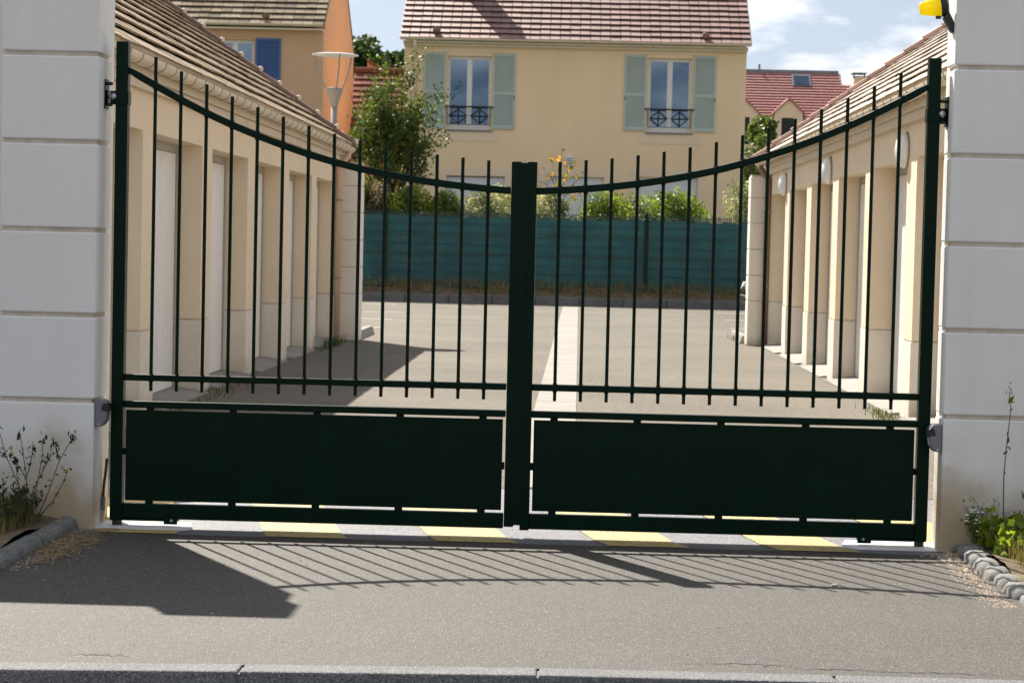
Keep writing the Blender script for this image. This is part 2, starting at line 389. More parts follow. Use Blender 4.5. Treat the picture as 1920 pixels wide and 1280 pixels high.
for k in range(0, 6):
    xa = -1.965+.775*k
    sx = lambda y: xa-.2*y
    P_ = [(-.324, .0025), (-.02, -.0145), (1.08, -.0145)]
    obj('stripe', MB().add([(sx(y), y, z) for y, z in P_]+[(sx(y)+.37, y, z) for y, z in P_], [(0, 3, 4, 1), (1, 4, 5, 2)]), M['yellow_paint'], th)
# concrete drainage channel down the lane
ch = thing('drainage_channel', 'pale concrete drainage channel running down the middle of the lane', 'drain', (.15, 8, 0))
ys = [1.93, 5.2, 8.6, 11.6, 14.6, 17.5, 20.35, 23.4, 26.4, 29.4, 32.4, 35.4, 38.3]
for a, b in zip(ys[:-1], ys[1:]):
    xl = lambda y: -.075+.0022*y
    o = obj('slab', MB().add([(xl(a), a, .006), (xl(a)+.16, a, -.0+.0045), (xl(a)+.345, a, .006), (xl(b-.02)+.345, b-.02, .006), (xl(b-.02)+.16, b-.02, .0045), (xl(b-.02), b-.02, .006)], [(0, 1, 4, 5), (1, 2, 3, 4)]), M['concrete'], ch)
# bay lines
for xs, lst in ((-1, ((36.7, -3.6), (31.6, -3.02), (27.7, -2.92), (24.0, -2.78))), (1, ((36.0, 3.3), (31.6, 3.15), (27.2, 2.96)))):
    for y, xe in lst:
        struct('bay_line', MB().add([(xs*8, y, .004), (xe, y, .004), (xe, y+.13, .004), (xs*8, y+.13, .004)], [(0, 1, 2, 3)]), M['white_line'])
# front kerb stones
fk = thing('street_kerb', 'pale granite kerb along the street at the foot of the pavement', 'kerb', (0, -3.3, -.06))
jo = JO
for (xa, ya), (xb, yb) in zip(jo[:-1], jo[1:]):
    g = .0035; w = .135
    mb = MB().add([(xa+g, ya-w, -.075), (xb-g, yb-w, -.075), (xb-g, yb, -.075), (xa+g, ya, -.075), (xa+g, ya-w+.012, .004), (xb-g, yb-w+.012, .004), (xb-g, yb, .004), (xa+g, ya, .004)],
                  [(0,3,2,1),(4,5,6,7),(0,1,5,4),(1,2,6,5),(2,3,7,6),(3,0,4,7)])
    obj('kerb_stone', mb, M['kerb'], fk, .008, segs=2)
obj('joint_fill', MB().prism([(x, y-.12) for x, y in jo]+[(x, y-.01) for x, y in jo[::-1]], -.08, -.006, lambda a, b, z: (a, b, z)), M['edging'], fk)
def crack(pts, w):
    mb = MB(); n = len(pts)
    for i, (x, y) in enumerate(pts):
        ww = w*(.25+.75*math.sin(math.pi*i/(n-1)))*random.uniform(.5, 1.3); mb.v += [(x, y-ww, .0012), (x, y+ww, .0012)]
    mb.f = [(2*i, 2*i+2, 2*i+3, 2*i+1) for i in range(n-1)]
    struct('pavement_crack', mb, M['crack'])
M['crack'] = mat('dark_crack', (.018, .016, .014), .95, .1)  # near-black colour of the thin crack strips in the pavement
for x0, x1, yb, am in ((.63, 1.02, -3.07, .035), (.98, 1.30, -3.10, .02), (1.22, 1.62, -3.11, .015), (-1.35, -1.15, -3.2, .01)):
    n = 26; ph = random.uniform(0, 6)
    crack([(x0+(x1-x0)*i/n, yb+am*math.sin(math.pi*i/n)+random.gauss(0, .005)+.006*math.sin(i*1.1+ph)) for i in range(n+1)], .0035)
# ------------------------------------------------------------------ gate pillars and boundary walls
def pillar(label, x0, x1, joints, top, sgn):
    p = thing('gate_pillar', label, 'pillar', ((x0+x1)/2, 0, 0), 'gate pillars')
    y0, y1 = -.16, (.12 if sgn < 0 else .06); h = .010
    zs = [0]+joints+[top]
    for a, b in zip(zs[:-1], zs[1:]):
        za = a+(h if a > 0 else -.05); zb = b-(h if b < top else 0)
        obj('block', MB().box(x0, x1, y0, y1, za, zb), M['pillar'], p, .007, segs=2)
    obj('core', MB().box(x0+.014, x1-.014, y0+.012, y1-.012, -.04, top-.05), M['joint'], p)
    rx0, rx1 = (x0+.002, x1-.036) if sgn < 0 else (x0+.05, x1-.002)
    obj('rear_pier', MB().box(rx0, rx1, y1-.01, .335, -.05, top-.002), M['pillar'], p)
    obj('cap', MB().box(x0-.004, x1+.004, y0-.004, y1+.004, top+.001, top+.04), M['pillar'], p, .006)
    return p
pillar('white block gate pillar beside the weeds with yellow flowers and the low concrete edging', -2.405, -1.957, [.583, .977, 1.369, 1.773, 2.175, 2.575], 2.69, -1)
pillar('white block gate pillar that carries the yellow beacon, beside the cobble edging', 1.943, 2.62, [.610, 1.005, 1.398, 1.799, 2.198, 2.6], 2.78, 1)
for s, x0, x1, lb in ((-1, -9, -2.412, 'white boundary wall running away beyond the pillar over the dry weeds'), (1, 2.627, 9, 'white boundary wall running away beyond the pillar with the beacon')):
    w = thing('boundary_wall', lb, 'wall', ((x0+x1)/2, 0, 0), 'boundary walls')
    obj('panel', MB().box(x0, x1, -.06, .16, -.05, 2.60), M['pillar'], w, .006)
    obj('coping', MB().box(x0, x1, -.075, .175, 2.602, 2.635), M['pillar'], w, .006)
# ------------------------------------------------------------------ the gate
ZT = [1.736, 1.747, 1.758, 1.775, 1.794, 1.817, 1.844, 1.878, 1.917, 1.959, 2.006, 2.059, 2.117, 2.181]   # bar tips, from the meeting stile out
bar_me = {}
def gate_leaf(s):
    lb = {-1: 'dark green barred gate leaf hung on the pillar above the dry weeds', 1: 'dark green barred gate leaf hung on the pillar with the yellow beacon'}[s]
    g = thing('gate_leaf', lb, 'gate', (s*1.88, 0, .02), 'leaves of the driveway gate')
    B = lambda a, b, y0, y1, z0, z1: MB().box(s*a, s*b, y0, y1, z0, z1)
    m = M['gate']
    obj('hinge_stile', B(1.8495, 1.9065, -.03, .03, .022, 2.248), m, g, .004)
    a, b = (.0125, .058) if s < 0 else (.016, .0605)
    obj('meeting_stile', B(a, b, -.03, .03, .035 if s < 0 else .021, 1.733), m, g, .004)
    i = .0605
    obj('middle_rail', B(i, 1.8495, -.017, .017, .672, .703), m, g, .004)
    obj('lower_rail', B(i, 1.8495, -.017, .017, .546, .578), m, g, .004)
    obj('bottom_rail', B(i, 1.8495, -.02, .02, .026, .097), m, g, .004)
    obj('kick_panel', B(.072, 1.8385, -.009, .009, .110, .535), m, g, .002)
    k = 0
    for px in (.166, .553, .942, 1.335, 1.725):
        obj('panel_clip', B(px-.018, px+.018, -.006, .006, .5352, .5458), m, g)
        obj('panel_clip', B(px-.018, px+.018, -.006, .006, .0972, .1098), m, g)
    obj('panel_clip', B(1.8387, 1.8493, -.006, .006, .325, .355), m, g); obj('panel_clip', B(.0607, .0718, -.006, .006, .300, .335), m, g)
    # swept top rail
    xs = [.0605]+[.1657+.12*q for q in range(14)]+[1.8495]
    zz = [ZT[0]-.138]+[z-.133 for z in ZT]+[ZT[-1]-.133+.069]
    cx = np.linspace(xs[0], xs[-1], 40); cz = np.interp(cx, xs, zz)
    cz = np.convolve(np.pad(cz, 2, mode='reflect', reflect_type='odd'), np.ones(5)/5, 'valid')
    n = len(cx); mb = MB(); vs = []
    for q in range(n):
        dx, dz = (cx[min(q+1, n-1)]-cx[max(q-1, 0)]), (cz[min(q+1, n-1)]-cz[max(q-1, 0)]); l = math.hypot(dx, dz); tx, tz = -dz/l, dx/l
        for oy, on in ((-.017, -.0165), (.017, -.0165), (.017, .0165), (-.017, .0165)):
            vs.append((s*(cx[q]+tx*on if 0 < q < n-1 else cx[q]), oy, cz[q]+tz*on))
    fs = [(q*4+j, q*4+(j+1) % 4, q*4+4+(j+1) % 4, q*4+4+j) for q in range(n-1) for j in range(4)]+[(0, 1, 2, 3), (4*n-1, 4*n-2, 4*n-3, 4*n-4)]
    obj('top_rail', mb.add(vs, fs), m, g, .004)
    for q in range(14):
        x = s*(.1657+.12*q)
        o = obj('bar', MB().tube([(x, 0, .6253), (x, 0, ZT[q])], .0083, 10), m, g, .0012, segs=1)
        zc = float(np.interp(.1657+.12*q, cx, cz))
        w = MB()
        for zw, sg in ((zc+.017, 1), (zc-.017, -1), (.7035, 1), (.6715, -1)):
            w.lathe([(.0125, -.003*sg), (.0095, .0045*sg), (.0083, .0075*sg)], (x, 0, zw), 8)
        obj('weld', w, m, o, smooth=True)['kind'] = 'stuff'
    obj('hinge_collar', MB().box(s*1.8455, s*1.9105, -.034, .034, 1.955, 2.020), m, g, .003)
    lug = obj('hinge_lug', MB().box(s*1.911, s*1.9305, -.034, .020, 1.957, 2.018), m, g, .004)
    obj('bolt_head', MB().lathe([(.0, -.0505), (.010, -.048), (.0155, -.042), (.0155, -.0345)], (s*1.914, 0, 1.992), 14, 'y'), M['steel'], lug, smooth=True)
    # foot shoe over the floor pivot
    sh = obj('pivot_shoe', MB().box(s*1.585, s*1.905, -.026, .026, .0165, .0255), m, g, .002)
    obj('adjuster', MB().box(s*1.585, s*1.65, -.036, -.0265, .004, .034), m, sh, .003)
    obj('screw', MB().lathe([(.006, -.0425), (.007, -.041), (.007, -.0365)], (s*1.612, 0, .024), 10, 'y'), M['steel'], sh)
    if s < 0: obj('cover_strip', MB().box(-.022, .024, -.0362, -.0305, .045, 1.727), m, g, .001)
    return g
for s in (-1, 1): gate_leaf(s)
for s in (-1, 1):
    xw = 1.957 if s < 0 else 1.943
    h = thing('hinge_bracket', 'bolted gate hinge bracket on the %s' % ('pillar above the dry weeds' if s < 0 else 'pillar under the yellow beacon'), 'hinge', (s*xw, 0, 2.0), 'gate hinge brackets')
    obj('plate', MB().box(s*(xw-.006), s*(xw-.0005), -.04, .04, 1.935, 2.072), M['gate'], h, .001)
    obj('rod', MB().tube([(s*1.931, 0, 1.992), (s*(xw-.006), 0, 1.992)], .010, 10), M['steel'], h)
    obj('flange', MB().box(s*(xw-.014), s*(xw-.0062), -.024, .024, 1.962, 2.022), M['gate'], h, .001)
    for z in (1.955, 2.052): obj('bolt', MB().tube([(s*(xw-.006), -.012, z), (s*(xw-.034), -.012, z)], .0085, 8), M['black'], h, .002)
    pl = obj('pivot_plate', MB().add([(s*1.955, -.13, -.03), (s*1.565, -.13, -.03), (s*1.515, -.03, -.03), (s*1.55, .12, -.03), (s*1.955, .12, -.03),
              (s*1.955, -.13, -.0065), (s*1.565, -.13, -.0065), (s*1.515, -.03, -.0065), (s*1.55, .14, -.0065), (s*1.955, .14, -.0065)],
              [(0,1,2,3,4),(9,8,7,6,5)]+[(i, (i+1) % 5, 5+(i+1) % 5, 5+i) for i in range(5)]), M['white_steel'], None, loc=(s*1.75, 0, -.018))
    tag(pl, 'flat white steel floor plate under the gate foot by the %s' % ('dry weeds' if s < 0 else 'cobble edging'), 'floor plate', 'gate floor plates')
    piv = obj('pivot_pin', MB().lathe([(.024, 0), (.024, .0225)], (s*1.875, 0, -.0062), 14), M['black'], pl)
    # photocells
    x = s*(xw-.001); y = -.115; z0 = .463 if s < 0 else .445
    ph = thing('photocell', 'small grey photocell box on the %s' % ('pillar above the dry weeds' if s < 0 else 'pillar with the yellow beacon'), 'sensor', (x, y, z0), 'gate photocells')
    prof = [(0, 0), (.038, .004), (.054, .03), (.060, .075), (.056, .115), (.044, .128), (0, .130)]
    obj('housing', MB().prism([(x-s*a, z0+b) for a, b in prof], y-.036, y+.036), M['grey_plastic'], ph, .007)
    obj('lens', MB().prism([(x-s*.030, z0+.078), (x-s*.0625, z0+.072), (x-s*.0625, z0+.104), (x-s*.052, z0+.112), (x-s*.036, z0+.108)], y-.0385, y+.0385), M['black'], ph, .002)
    obj('cover_screw', MB().lathe([(.005, -.037), (.005, -.0385)], (x-s*.02, y, z0+.012), 8, 'y'), M['steel'], ph)
# flashing beacon
bc = thing('beacon', 'yellow flashing beacon on a black arm fixed high on the gate pillar', 'beacon', (1.943, -.09, 2.42))
ax = Vector((-1, 0, -.15)).normalized()
def beam_lathe(prof, o, ax, n=18, flat=.8):
    mb = MB(); u = Vector((0, 1, 0)); w = ax.cross(u); vs = []
    for r, h in prof:
        for j in range(n):
            a = 2*math.pi*j/n; vs.append(Vector(o)+ax*h+u*math.cos(a)*r*flat+w*math.sin(a)*r)
    k = len(prof)
    fs = [(i*n+j, i*n+(j+1) % n, (i+1)*n+(j+1) % n, (i+1)*n+j) for i in range(k-1) for j in range(n)]+[tuple(range(n)), tuple(range((k-1)*n, k*n))]
    return mb.add(vs, fs)
ro = (1.905, -.09, 2.480)
obj('lens', beam_lathe([(.046, .026), (.046, .034), (.0445, .038), (.029, .110), (.026, .117), (.022, .119)], ro, ax, 28), M['lens'], bc)
obj('base', beam_lathe([(.03, -.012), (.047, -.004), (.048, .025)], ro, ax), M['black'], bc, .002)
obj('arm', MB().prism([(1.894, 2.425), (1.917, 2.455), (1.9425, 2.405), (1.9425, 2.355), (1.93, 2.362)], -.115, -.065), M['black'], bc, .003)
obj('clip', MB().box(1.862, 1.885, -.10, -.08, 2.420, 2.434), M['black'], bc, .002)
# cable by the left pillar
cb_ = obj('power_cable', MB().tube([(-1.934, .03, .30), (-1.938, .03, .24), (-1.946, .03, .18), (-1.949, .03, .12)], .007, 8), M['cable'], None, smooth=True, loc=(-1.945, .03, .05))
tag(cb_, 'thin brown cable hanging beside the gate foot above the dry weeds', 'cable')
obj('connector', MB().box(-1.955, -1.938, .018, .042, .055, .12), M['grey_plastic'], cb_, .003)
obj('conduit', MB().tube([(-1.949, .03, .0), (-1.947, .03, .055)], .008, 8), M['pillar'], cb_)
# ------------------------------------------------------------------ tiled roofs
def tile_mesh(w, l, t, g=.45):
    me = bpy.data.meshes.new('tile'); a = w/2
    # a flat interlocking tile: raised side rib, thick nose
    v = [(-a,0,t*g),(a,0,t*g),(a,l,-t*1.3),(-a,l,-t*1.3),(-a,0,t),(a*.86,0,t),(a,0,t*.86),(a,l,-t*.6),(a*.86,l,-t*.3),(-a,l,-t*.3)]
    f = [(0,1,6,5,4),(4,5,8,9),(5,6,7,8),(1,2,7,6),(2,3,9,8,7),(3,0,4,9),(0,3,2,1)]
    me.from_pydata(v, [], f); at = me.attributes.new('tint', 'FLOAT', 'POINT'); return me
def tiled_roof(parent, O, u, v, nu, nv, tw, th_, m, limit=300, gap=.006, t=.022, jit=.004, cut=None, stagger=False, name='tile'):
    O, u, v = Vector(O), Vector(u).normalized(), Vector(v).normalized(); n = u.cross(v)
    if n.z < 0: n = -n
    me = tile_mesh(tw-gap, th_+.055, t); me.materials.append(m)
    base = root_loc(parent)
    items = []
    for j in range(nv):
        for i in range(nu):
            p = O+u*(tw*(i+.5+(.5 if stagger and j % 2 else 0)))+v*(th_*j)+n*.03
            if cut and cut((i+.5)*tw, j*th_): continue
            items.append((p, i, j))
    vis = [q for q in items if in_frame(q[0], .03)]
    vis.sort(key=lambda q: (q[0]-Vector(CAM)).length)
    sel = set((q[1], q[2]) for q in vis[:limit])
    R3 = Matrix((u, v, n)).transposed()
    if R3.determinant() < 0: R3 = Matrix((-u, v, n)).transposed()
    rest = []
    mv = np.array([w.co[:] for w in me.vertices]); faces = [tuple(p.vertices) for p in me.polygons]
    for p, i, j in items:
        r = R3 @ Matrix.Rotation(random.gauss(0, .006), 3, 'Z') @ Matrix.Rotation(random.gauss(0, .008), 3, 'X')
        pp = p+n*random.uniform(0, jit)+v*random.gauss(0, jit*.7)
        if (i, j) in sel:
            o = bpy.data.objects.new(name, me); link(o, parent); o.location = pp-base; o.rotation_euler = r.to_euler()
        else: rest.append((mv @ np.array(r).T+np.array(pp-base), random.random()))
    if rest:
        V = np.concatenate([q[0] for q in rest]); k = len(mv)
        fs = [tuple(a*k+b for b in f) for a in range(len(rest)) for f in faces]
        me2 = bpy.data.meshes.new(name+'_field'); me2.from_pydata(V.tolist(), [], fs); me2.materials.append(m)
        at = me2.attributes.new('tint', 'FLOAT', 'POINT'); at.data.foreach_set('value', np.repeat([q[1] for q in rest], k).astype(np.float32))
        o = bpy.data.objects.new(name+'_field', me2); link(o, parent); o['kind'] = 'stuff'
# ------------------------------------------------------------------ the two garage rows
def garage(s, y_first, n_doors, y_end, slope, label, tilemat, vmat, vbump, pipe):
    g = thing('garage_row', label, 'garages', (s*3.0, 10, 0), 'garage rows facing each other')
    X = lambda d: s*(3.0+d)
    HO = .28 if s < 0 else .22
    y0 = 3.47 if s < 0 else 2.42
    mp = lambda u, d, z: (X(d), u, z)
    holes = [(y_first+2.6*k, y_first+2.6*k+2.1) for k in range(n_doors)]
    holes = [(a, b) for a, b in holes if y0 < a and b < y_end-.05]
    H = 2.14
    obj('wall', grid_wall([y0, y_end], [.645, 2.46], [(a, b, .645, H) for a, b in holes], .26, mp), M['cream'], g)
    ed = [y0]+[q for h in holes for q in h]+[y_end]
    for a, b in zip(ed[0::2], ed[1::2]):
        if b-a < .03: continue
        pl = obj('plinth', MB().box(X(-.006), X(.26), a, b, -.02, .632), M['plinth'], g, .003)
        obj('groove', MB().box(X(.012), X(.248), a+.012, b-.012, .6325, .6445), M['joint'], pl)
    for a, b in holes:
        d = obj('garage_door', MB(), M['door'], g) if False else None
        mb = MB(); nr = 16; w = (b-a-.10)/nr
        for k in range(nr): mb.box(X(.225), X(.245), a+.05+k*w+.004, a+.05+(k+1)*w-.004, .055, H-.075)
        mb.box(X(.237), X(.262), a+.05, b-.05, .05, H-.07)
        d = obj('garage_door', mb, M['door'], g)
        fr = MB().box(X(.215), X(.255), a+.002, a+.048, .052, H-.002).box(X(.215), X(.255), b-.048, b-.002, .052, H-.002).box(X(.215), X(.255), a+.05, b-.05, H-.068, H-.002)
        obj('door_frame', fr, M['door_frame'], d)
        hd = MB().tube([(X(.222), a+HO, .715), (X(.18), a+HO, .715)], .014, 8).box(X(.165), X(.19), a+HO-.02, a+HO+.02, .64, .735)
        obj('handle', hd, M['black'], d, .004)
        obj('door_sill', MB().add([(X(-.09), a+.01, -.02), (X(-.09), b-.01, -.02), (X(.26), b-.01, -.02), (X(.26), a+.01, -.02), (X(-.09), a+.01, .012), (X(-.09), b-.01, .012), (X(.20), b-.01, .05), (X(.20), a+.01, .05), (X(.26), b-.01, .05), (X(.26), a+.01, .05)],
            [(0,1,2,3),(4,5,6,7),(7,6,8,9),(0,1,5,4),(2,3,9,8),(1,2,8,6,5),(3,0,4,7,9)]), M['concrete'], g)
    obj('back_wall', MB().box(X(5.9), X(6.1), y0, y_end, 0, 2.46), M['cream'], g)
    for yy in (y0, y_end-.2):   # gable ends
        a = 3.07*slope
        obj('gable_wall', MB().prism([(X(.261), 0), (X(5.899), 0), (X(5.899), 2.44), (X(3.05), 2.60+a-.16), (X(.261), 2.62)], yy+.001, yy+.199), M['cream'], g)
    # eaves
    obj('fascia', MB().box(X(-.055), X(-.002), y0-.1, y_end+.25, 2.425, 2.50).box(X(-.085), X(-.002), y0-.1, y_end+.25, 2.502, 2.60), M['fascia'], g, .004)
    gx, gz, gr = -.155, 2.615, .066
    gp = [(gx+gr*math.cos(t), gz+gr*math.sin(t)) for t in np.linspace(math.pi, 2*math.pi, 11)]
    gp2 = [(gx+(gr-.006)*math.cos(t), gz+(gr-.006)*math.sin(t)) for t in np.linspace(2*math.pi, math.pi, 11)]
    obj('gutter', MB().prism([(X(a), b) for a, b in gp+gp2], y0-.1, y_end+.22), M['gutter'], g, smooth=False)
    yy = y0+.2
    while yy < y_end+.2:
        q = [(gx+(gr+.005)*math.cos(t), gz+(gr+.005)*math.sin(t)) for t in np.linspace(math.pi, 2*math.pi, 9)]
        q2 = [(gx+(gr+.001)*math.cos(t), gz+(gr+.001)*math.sin(t)) for t in np.linspace(2*math.pi, math.pi, 9)]
        obj('gutter_bracket', MB().prism([(X(a), b) for a, b in q+q2], yy, yy+.016), M['bracket'], g)
        yy += .42
    # roof
    c = 1/math.hypot(1, slope); L = (3.07+.24)/c
    e = Vector((X(-.185), 0, 2.612)); vdir = Vector((s*c, 0, slope*c)); nrm = Vector((-s*slope*c, 0, c))
    rt = e+vdir*L
    dk = e+vdir*.16-nrm*.012
    obj('roof_deck', MB().add([tuple(p+Vector((0, yy, 0))) for yy in (y0-.12, y_end+.17) for p in (dk, rt, rt-nrm*.10, dk-nrm*.05)],
        [(0,1,2,3),(7,6,5,4),(0,4,5,1),(1,5,6,2),(2,6,7,3),(3,7,4,0)]), M['deck'], g)
    obj('rear_slope', MB().add([(rt.x, y0-.12, rt.z), (rt.x, y_end+.17, rt.z), (X(6.3), y_end+.17, 2.62), (X(6.3), y0-.12, 2.62)], [(0, 1, 2, 3)]), tilemat, g)
    fa, fb = e+vdir*.010, e+vdir*.022
    obj('eave_strip', MB().add([tuple(p+nrm*k+Vector((0, yy, 0))) for yy in (y0-.12, y_end+.19) for p, k in ((fa, -.035), (fb, -.035), (fb, .046), (fa, .046))],
        [(0,1,2,3),(7,6,5,4),(0,4,5,1),(1,5,6,2),(2,6,7,3),(3,7,4,0)]), M['fascia'], g)
    tw, tl = .305, .325
    ny = int((y_end+.2-y0+.15)/tw); nv = int(L/tl)
    tiled_roof(g, e+Vector((0, y0-.15, 0)), (0, 1, 0), vdir, ny, nv, tw, tl, tilemat, 300, t=.030 if s < 0 else .020, jit=.006 if s < 0 else .003)
    ye = y0-.15+ny*tw
    # verge tiles down the far gable
    for k in range(nv):
        a = e+vdir*(tl*k)+nrm*.05; b = e+vdir*(tl*(k+1)+.03)+nrm*.035
        mb = MB().tube([tuple(a+Vector((0, ye+.07, 0))), tuple(b+Vector((0, ye+.07, 0)))], .072, 8, .056)
        v_ = obj('verge_tile', mb, vmat, g)
        if vbump: obj('end_knob', MB().lathe([(.0, -.045), (.032, -.03), (.042, 0), (.032, .03), (0, .045)], tuple(a+Vector((0, ye+.07, 0))+nrm*.055), 10), M['fascia'], v_, smooth=True)
    k = 0; yy = y0-.1
    while yy < y_end+.1:
        p = rt+nrm*.02; obj('ridge_tile', MB().tube([(p.x, yy, p.z+.02), (p.x, yy+.42, p.z+.02)], .11, 8), vmat, g); yy += .41
    # block pier at the lane end
    pj = [0, .64, 1.0, 1.37, 1.74, 2.10, 2.40]
    xa, xb = (-.335, -.065) if s < 0 else (-.28, -.03)
    yq = y_end-.02
    for a, b in zip(pj[:-1], pj[1:]):
        obj('quoin_block', MB().box(X(xa), X(xb+.36), yq, yq+.40, a+.006, b-.006), M['quoin'], g, .005)
    obj('quoin_core', MB().box(X(xa+.012), X(xb+.34), yq+.012, yq+.385, 0, 2.42), M['joint'], g)
    xp, yp = X(-.045), y_end-.16
    dp = MB().tube([(X(-.155), y_end-.1, 2.56), (X(-.155), y_end-.12, 2.50), (xp, yp, 2.36), (xp, yp, .03)], .046, 10)
    obj('downpipe', dp, pipe, g, smooth=True)
    for z in (.85, 1.9): obj('pipe_clip', MB().lathe([(.053, -.015), (.053, .015)], (xp, yp, z), 10), M['bracket'], g)
    return g
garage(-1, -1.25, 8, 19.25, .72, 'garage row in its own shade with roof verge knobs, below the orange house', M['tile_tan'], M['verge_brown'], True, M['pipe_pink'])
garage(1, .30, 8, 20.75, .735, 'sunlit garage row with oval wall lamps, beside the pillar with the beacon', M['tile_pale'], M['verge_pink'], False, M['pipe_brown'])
wl = ['oval white wall lamp on the sunlit garages, closest to the hinge stile', 'oval white wall lamp on the sunlit garages, middle of the three', 'oval white wall lamp on the sunlit garages, next to the brown downpipe']
for (y, z), lb in zip(((8.15, 2.215), (13.55, 2.235), (18.5, 2.225)), wl):
    l = thing('wall_lamp', lb, 'wall lamp', (3.0, y, z), 'oval lamps on the sunlit garages')
    obj('backplate', MB().lathe([(.155, -.0005), (.155, -.012)], (3.0, y, z), 28, 'x', 1.0), M['bracket'], l)
    obj('diffuser', MB().lathe([(.152, -.0125), (.148, -.035), (.132, -.062), (.10, -.085), (.05, -.098), (.004, -.102)], (3.0, y, z), 28, 'x', 1.0), M['lamp_white'], l, smooth=True)
    obj('screw', MB().lathe([(.006, -.0), (.006, -.012)], (2.968, y-.02, z-.128), 8, 'x'), M['black'], l)
# low kerbs beyond the garage ends
for s, x, y0, y1 in ((-1, -2.62, 19.75, 21.6), (1, 2.62, 21.3, 23.4)):
    k = obj('kerb_block', MB().prism([(s*2.66, 0), (s*2.78, 0), (s*2.78, .12), (s*2.70, .12)], y0, y1), M['concrete'], None, .01, loc=(s*2.7, y0, 0))
    tag(k, 'short concrete kerb block behind the end pier of the %s garages' % ('shaded' if s < 0 else 'sunlit'), 'kerb', 'kerb blocks by the garage ends')
# ------------------------------------------------------------------ street lamp
L_ = thing('street_lamp', 'pale street lamp with an open cone head under a flat disc', 'street lamp', (-3.2, 20.5, 0))
c0 = (-3.2, 20.5)
obj('pole', MB().tube([(*c0, -.05), (*c0, 1.2), (*c0, 3.30)], .052, 14, .045), M['pole'], L_, smooth=True)
obj('lantern_cone', MB().lathe([(.05, 3.24), (.062, 3.30), (.118, 3.47), (.125, 3.50), (.10, 3.505)], (*c0, 0), 20), M['pole'], L_, smooth=True)
obj('disc', MB().lathe([(.10, 3.985), (.28, 3.98), (.328, 3.97), (.328, 3.96), (.30, 3.955), (.04, 3.96)], (*c0, 0), 28), M['lamp_white'], L_, smooth=False)
for a in (-1.25, .82, 2.95):
    pts = [(c0[0]+r*math.cos(a), c0[1]+r*math.sin(a), z) for r, z in ((.130, 3.50), (.20, 3.62), (.262, 3.77), (.305, 3.955))]
    obj('arm', MB().tube(pts, .012, 6), M['pole'], L_)
# ------------------------------------------------------------------ fence at the end of the car park
kb = thing('car_park_kerb', 'dark kerb in shade along the far end of the car park', 'kerb', (0, 39.45, 0))
for k in range(-12, 12):
    obj('kerb_stone', MB().box(k*1.0-.62+.006, k*1.0+.38-.006, 39.40, 39.55, -.06, .19+random.uniform(-.004, .004)), M['dark_kerb'], kb, .015)
bank = MB(); nx, ny_ = 160, 6
for j in range(ny_+1):
    for i in range(nx+1):
        x = -12+24*i/nx; y = 39.55+.7*j/ny_
        bank.v.append((x, y, .15+.24*j/ny_+.025*math.sin(x*3.1+j)+random.uniform(-.02, .02)))
bank.f = [(j*(nx+1)+i, j*(nx+1)+i+1, (j+1)*(nx+1)+i+1, (j+1)*(nx+1)+i) for j in range(ny_) for i in range(nx)]
struct('earth_bank', bank, M['soil'])
fe = thing('mesh_fence', 'green wire mesh fence backed with teal windbreak cloth across the car park end', 'fence', (0, 40.2, .3))
FY = 40.2
px = [-10.25, -7.2, -4.17, -1.13, 1.90, 4.94, 7.98]
for x in px:
    p = obj('post', MB().box(x-.04, x+.04, FY-.05, FY+.05, .2, 2.14), M['fence_post'], fe, .004)
    obj('cap', MB().box(x-.043, x+.043, FY-.053, FY+.053, 2.141, 2.16), M['black'], p)
zf = [.45, .50, .70, .90, 1.10, 1.15, 1.35, 1.55, 1.62, 1.82, 2.00, 2.05]
for a, b in zip(px[:-1], px[1:]):
    mb = MB()
    for z in zf: mb.box(a+.04, b-.04, FY-.016, FY-.004, z-.0065, z+.0065)
    x = a+.06
    while x < b-.05: mb.box(x-.007, x+.007, FY-.004, FY+.004, .40, 2.10); x += .05
    o = obj('mesh_panel', mb, M['fence_green'], fe)
    n = 40; cl = MB()
    ph = random.uniform(0, 6)
    for i in range(n+1):
        x = a+.02+(b-a-.04)*i/n; dip = .045*math.sin(math.pi*i/n)+.018*math.sin(i*.9+ph)+.01*math.sin(i*2.3)
        for z, yy in ((.36, 0), (.9, .012*math.sin(i*.7)), (1.5, .012*math.sin(i*.5+2)), (2.015-dip, 0)): cl.v.append((x, FY+.02+yy, z))
    cl.f = [(i*4+j, i*4+4+j, i*4+5+j, i*4+1+j) for i in range(n) for j in range(3)]
    obj('windbreak_cloth', cl, M['cloth'], fe, smooth=True)
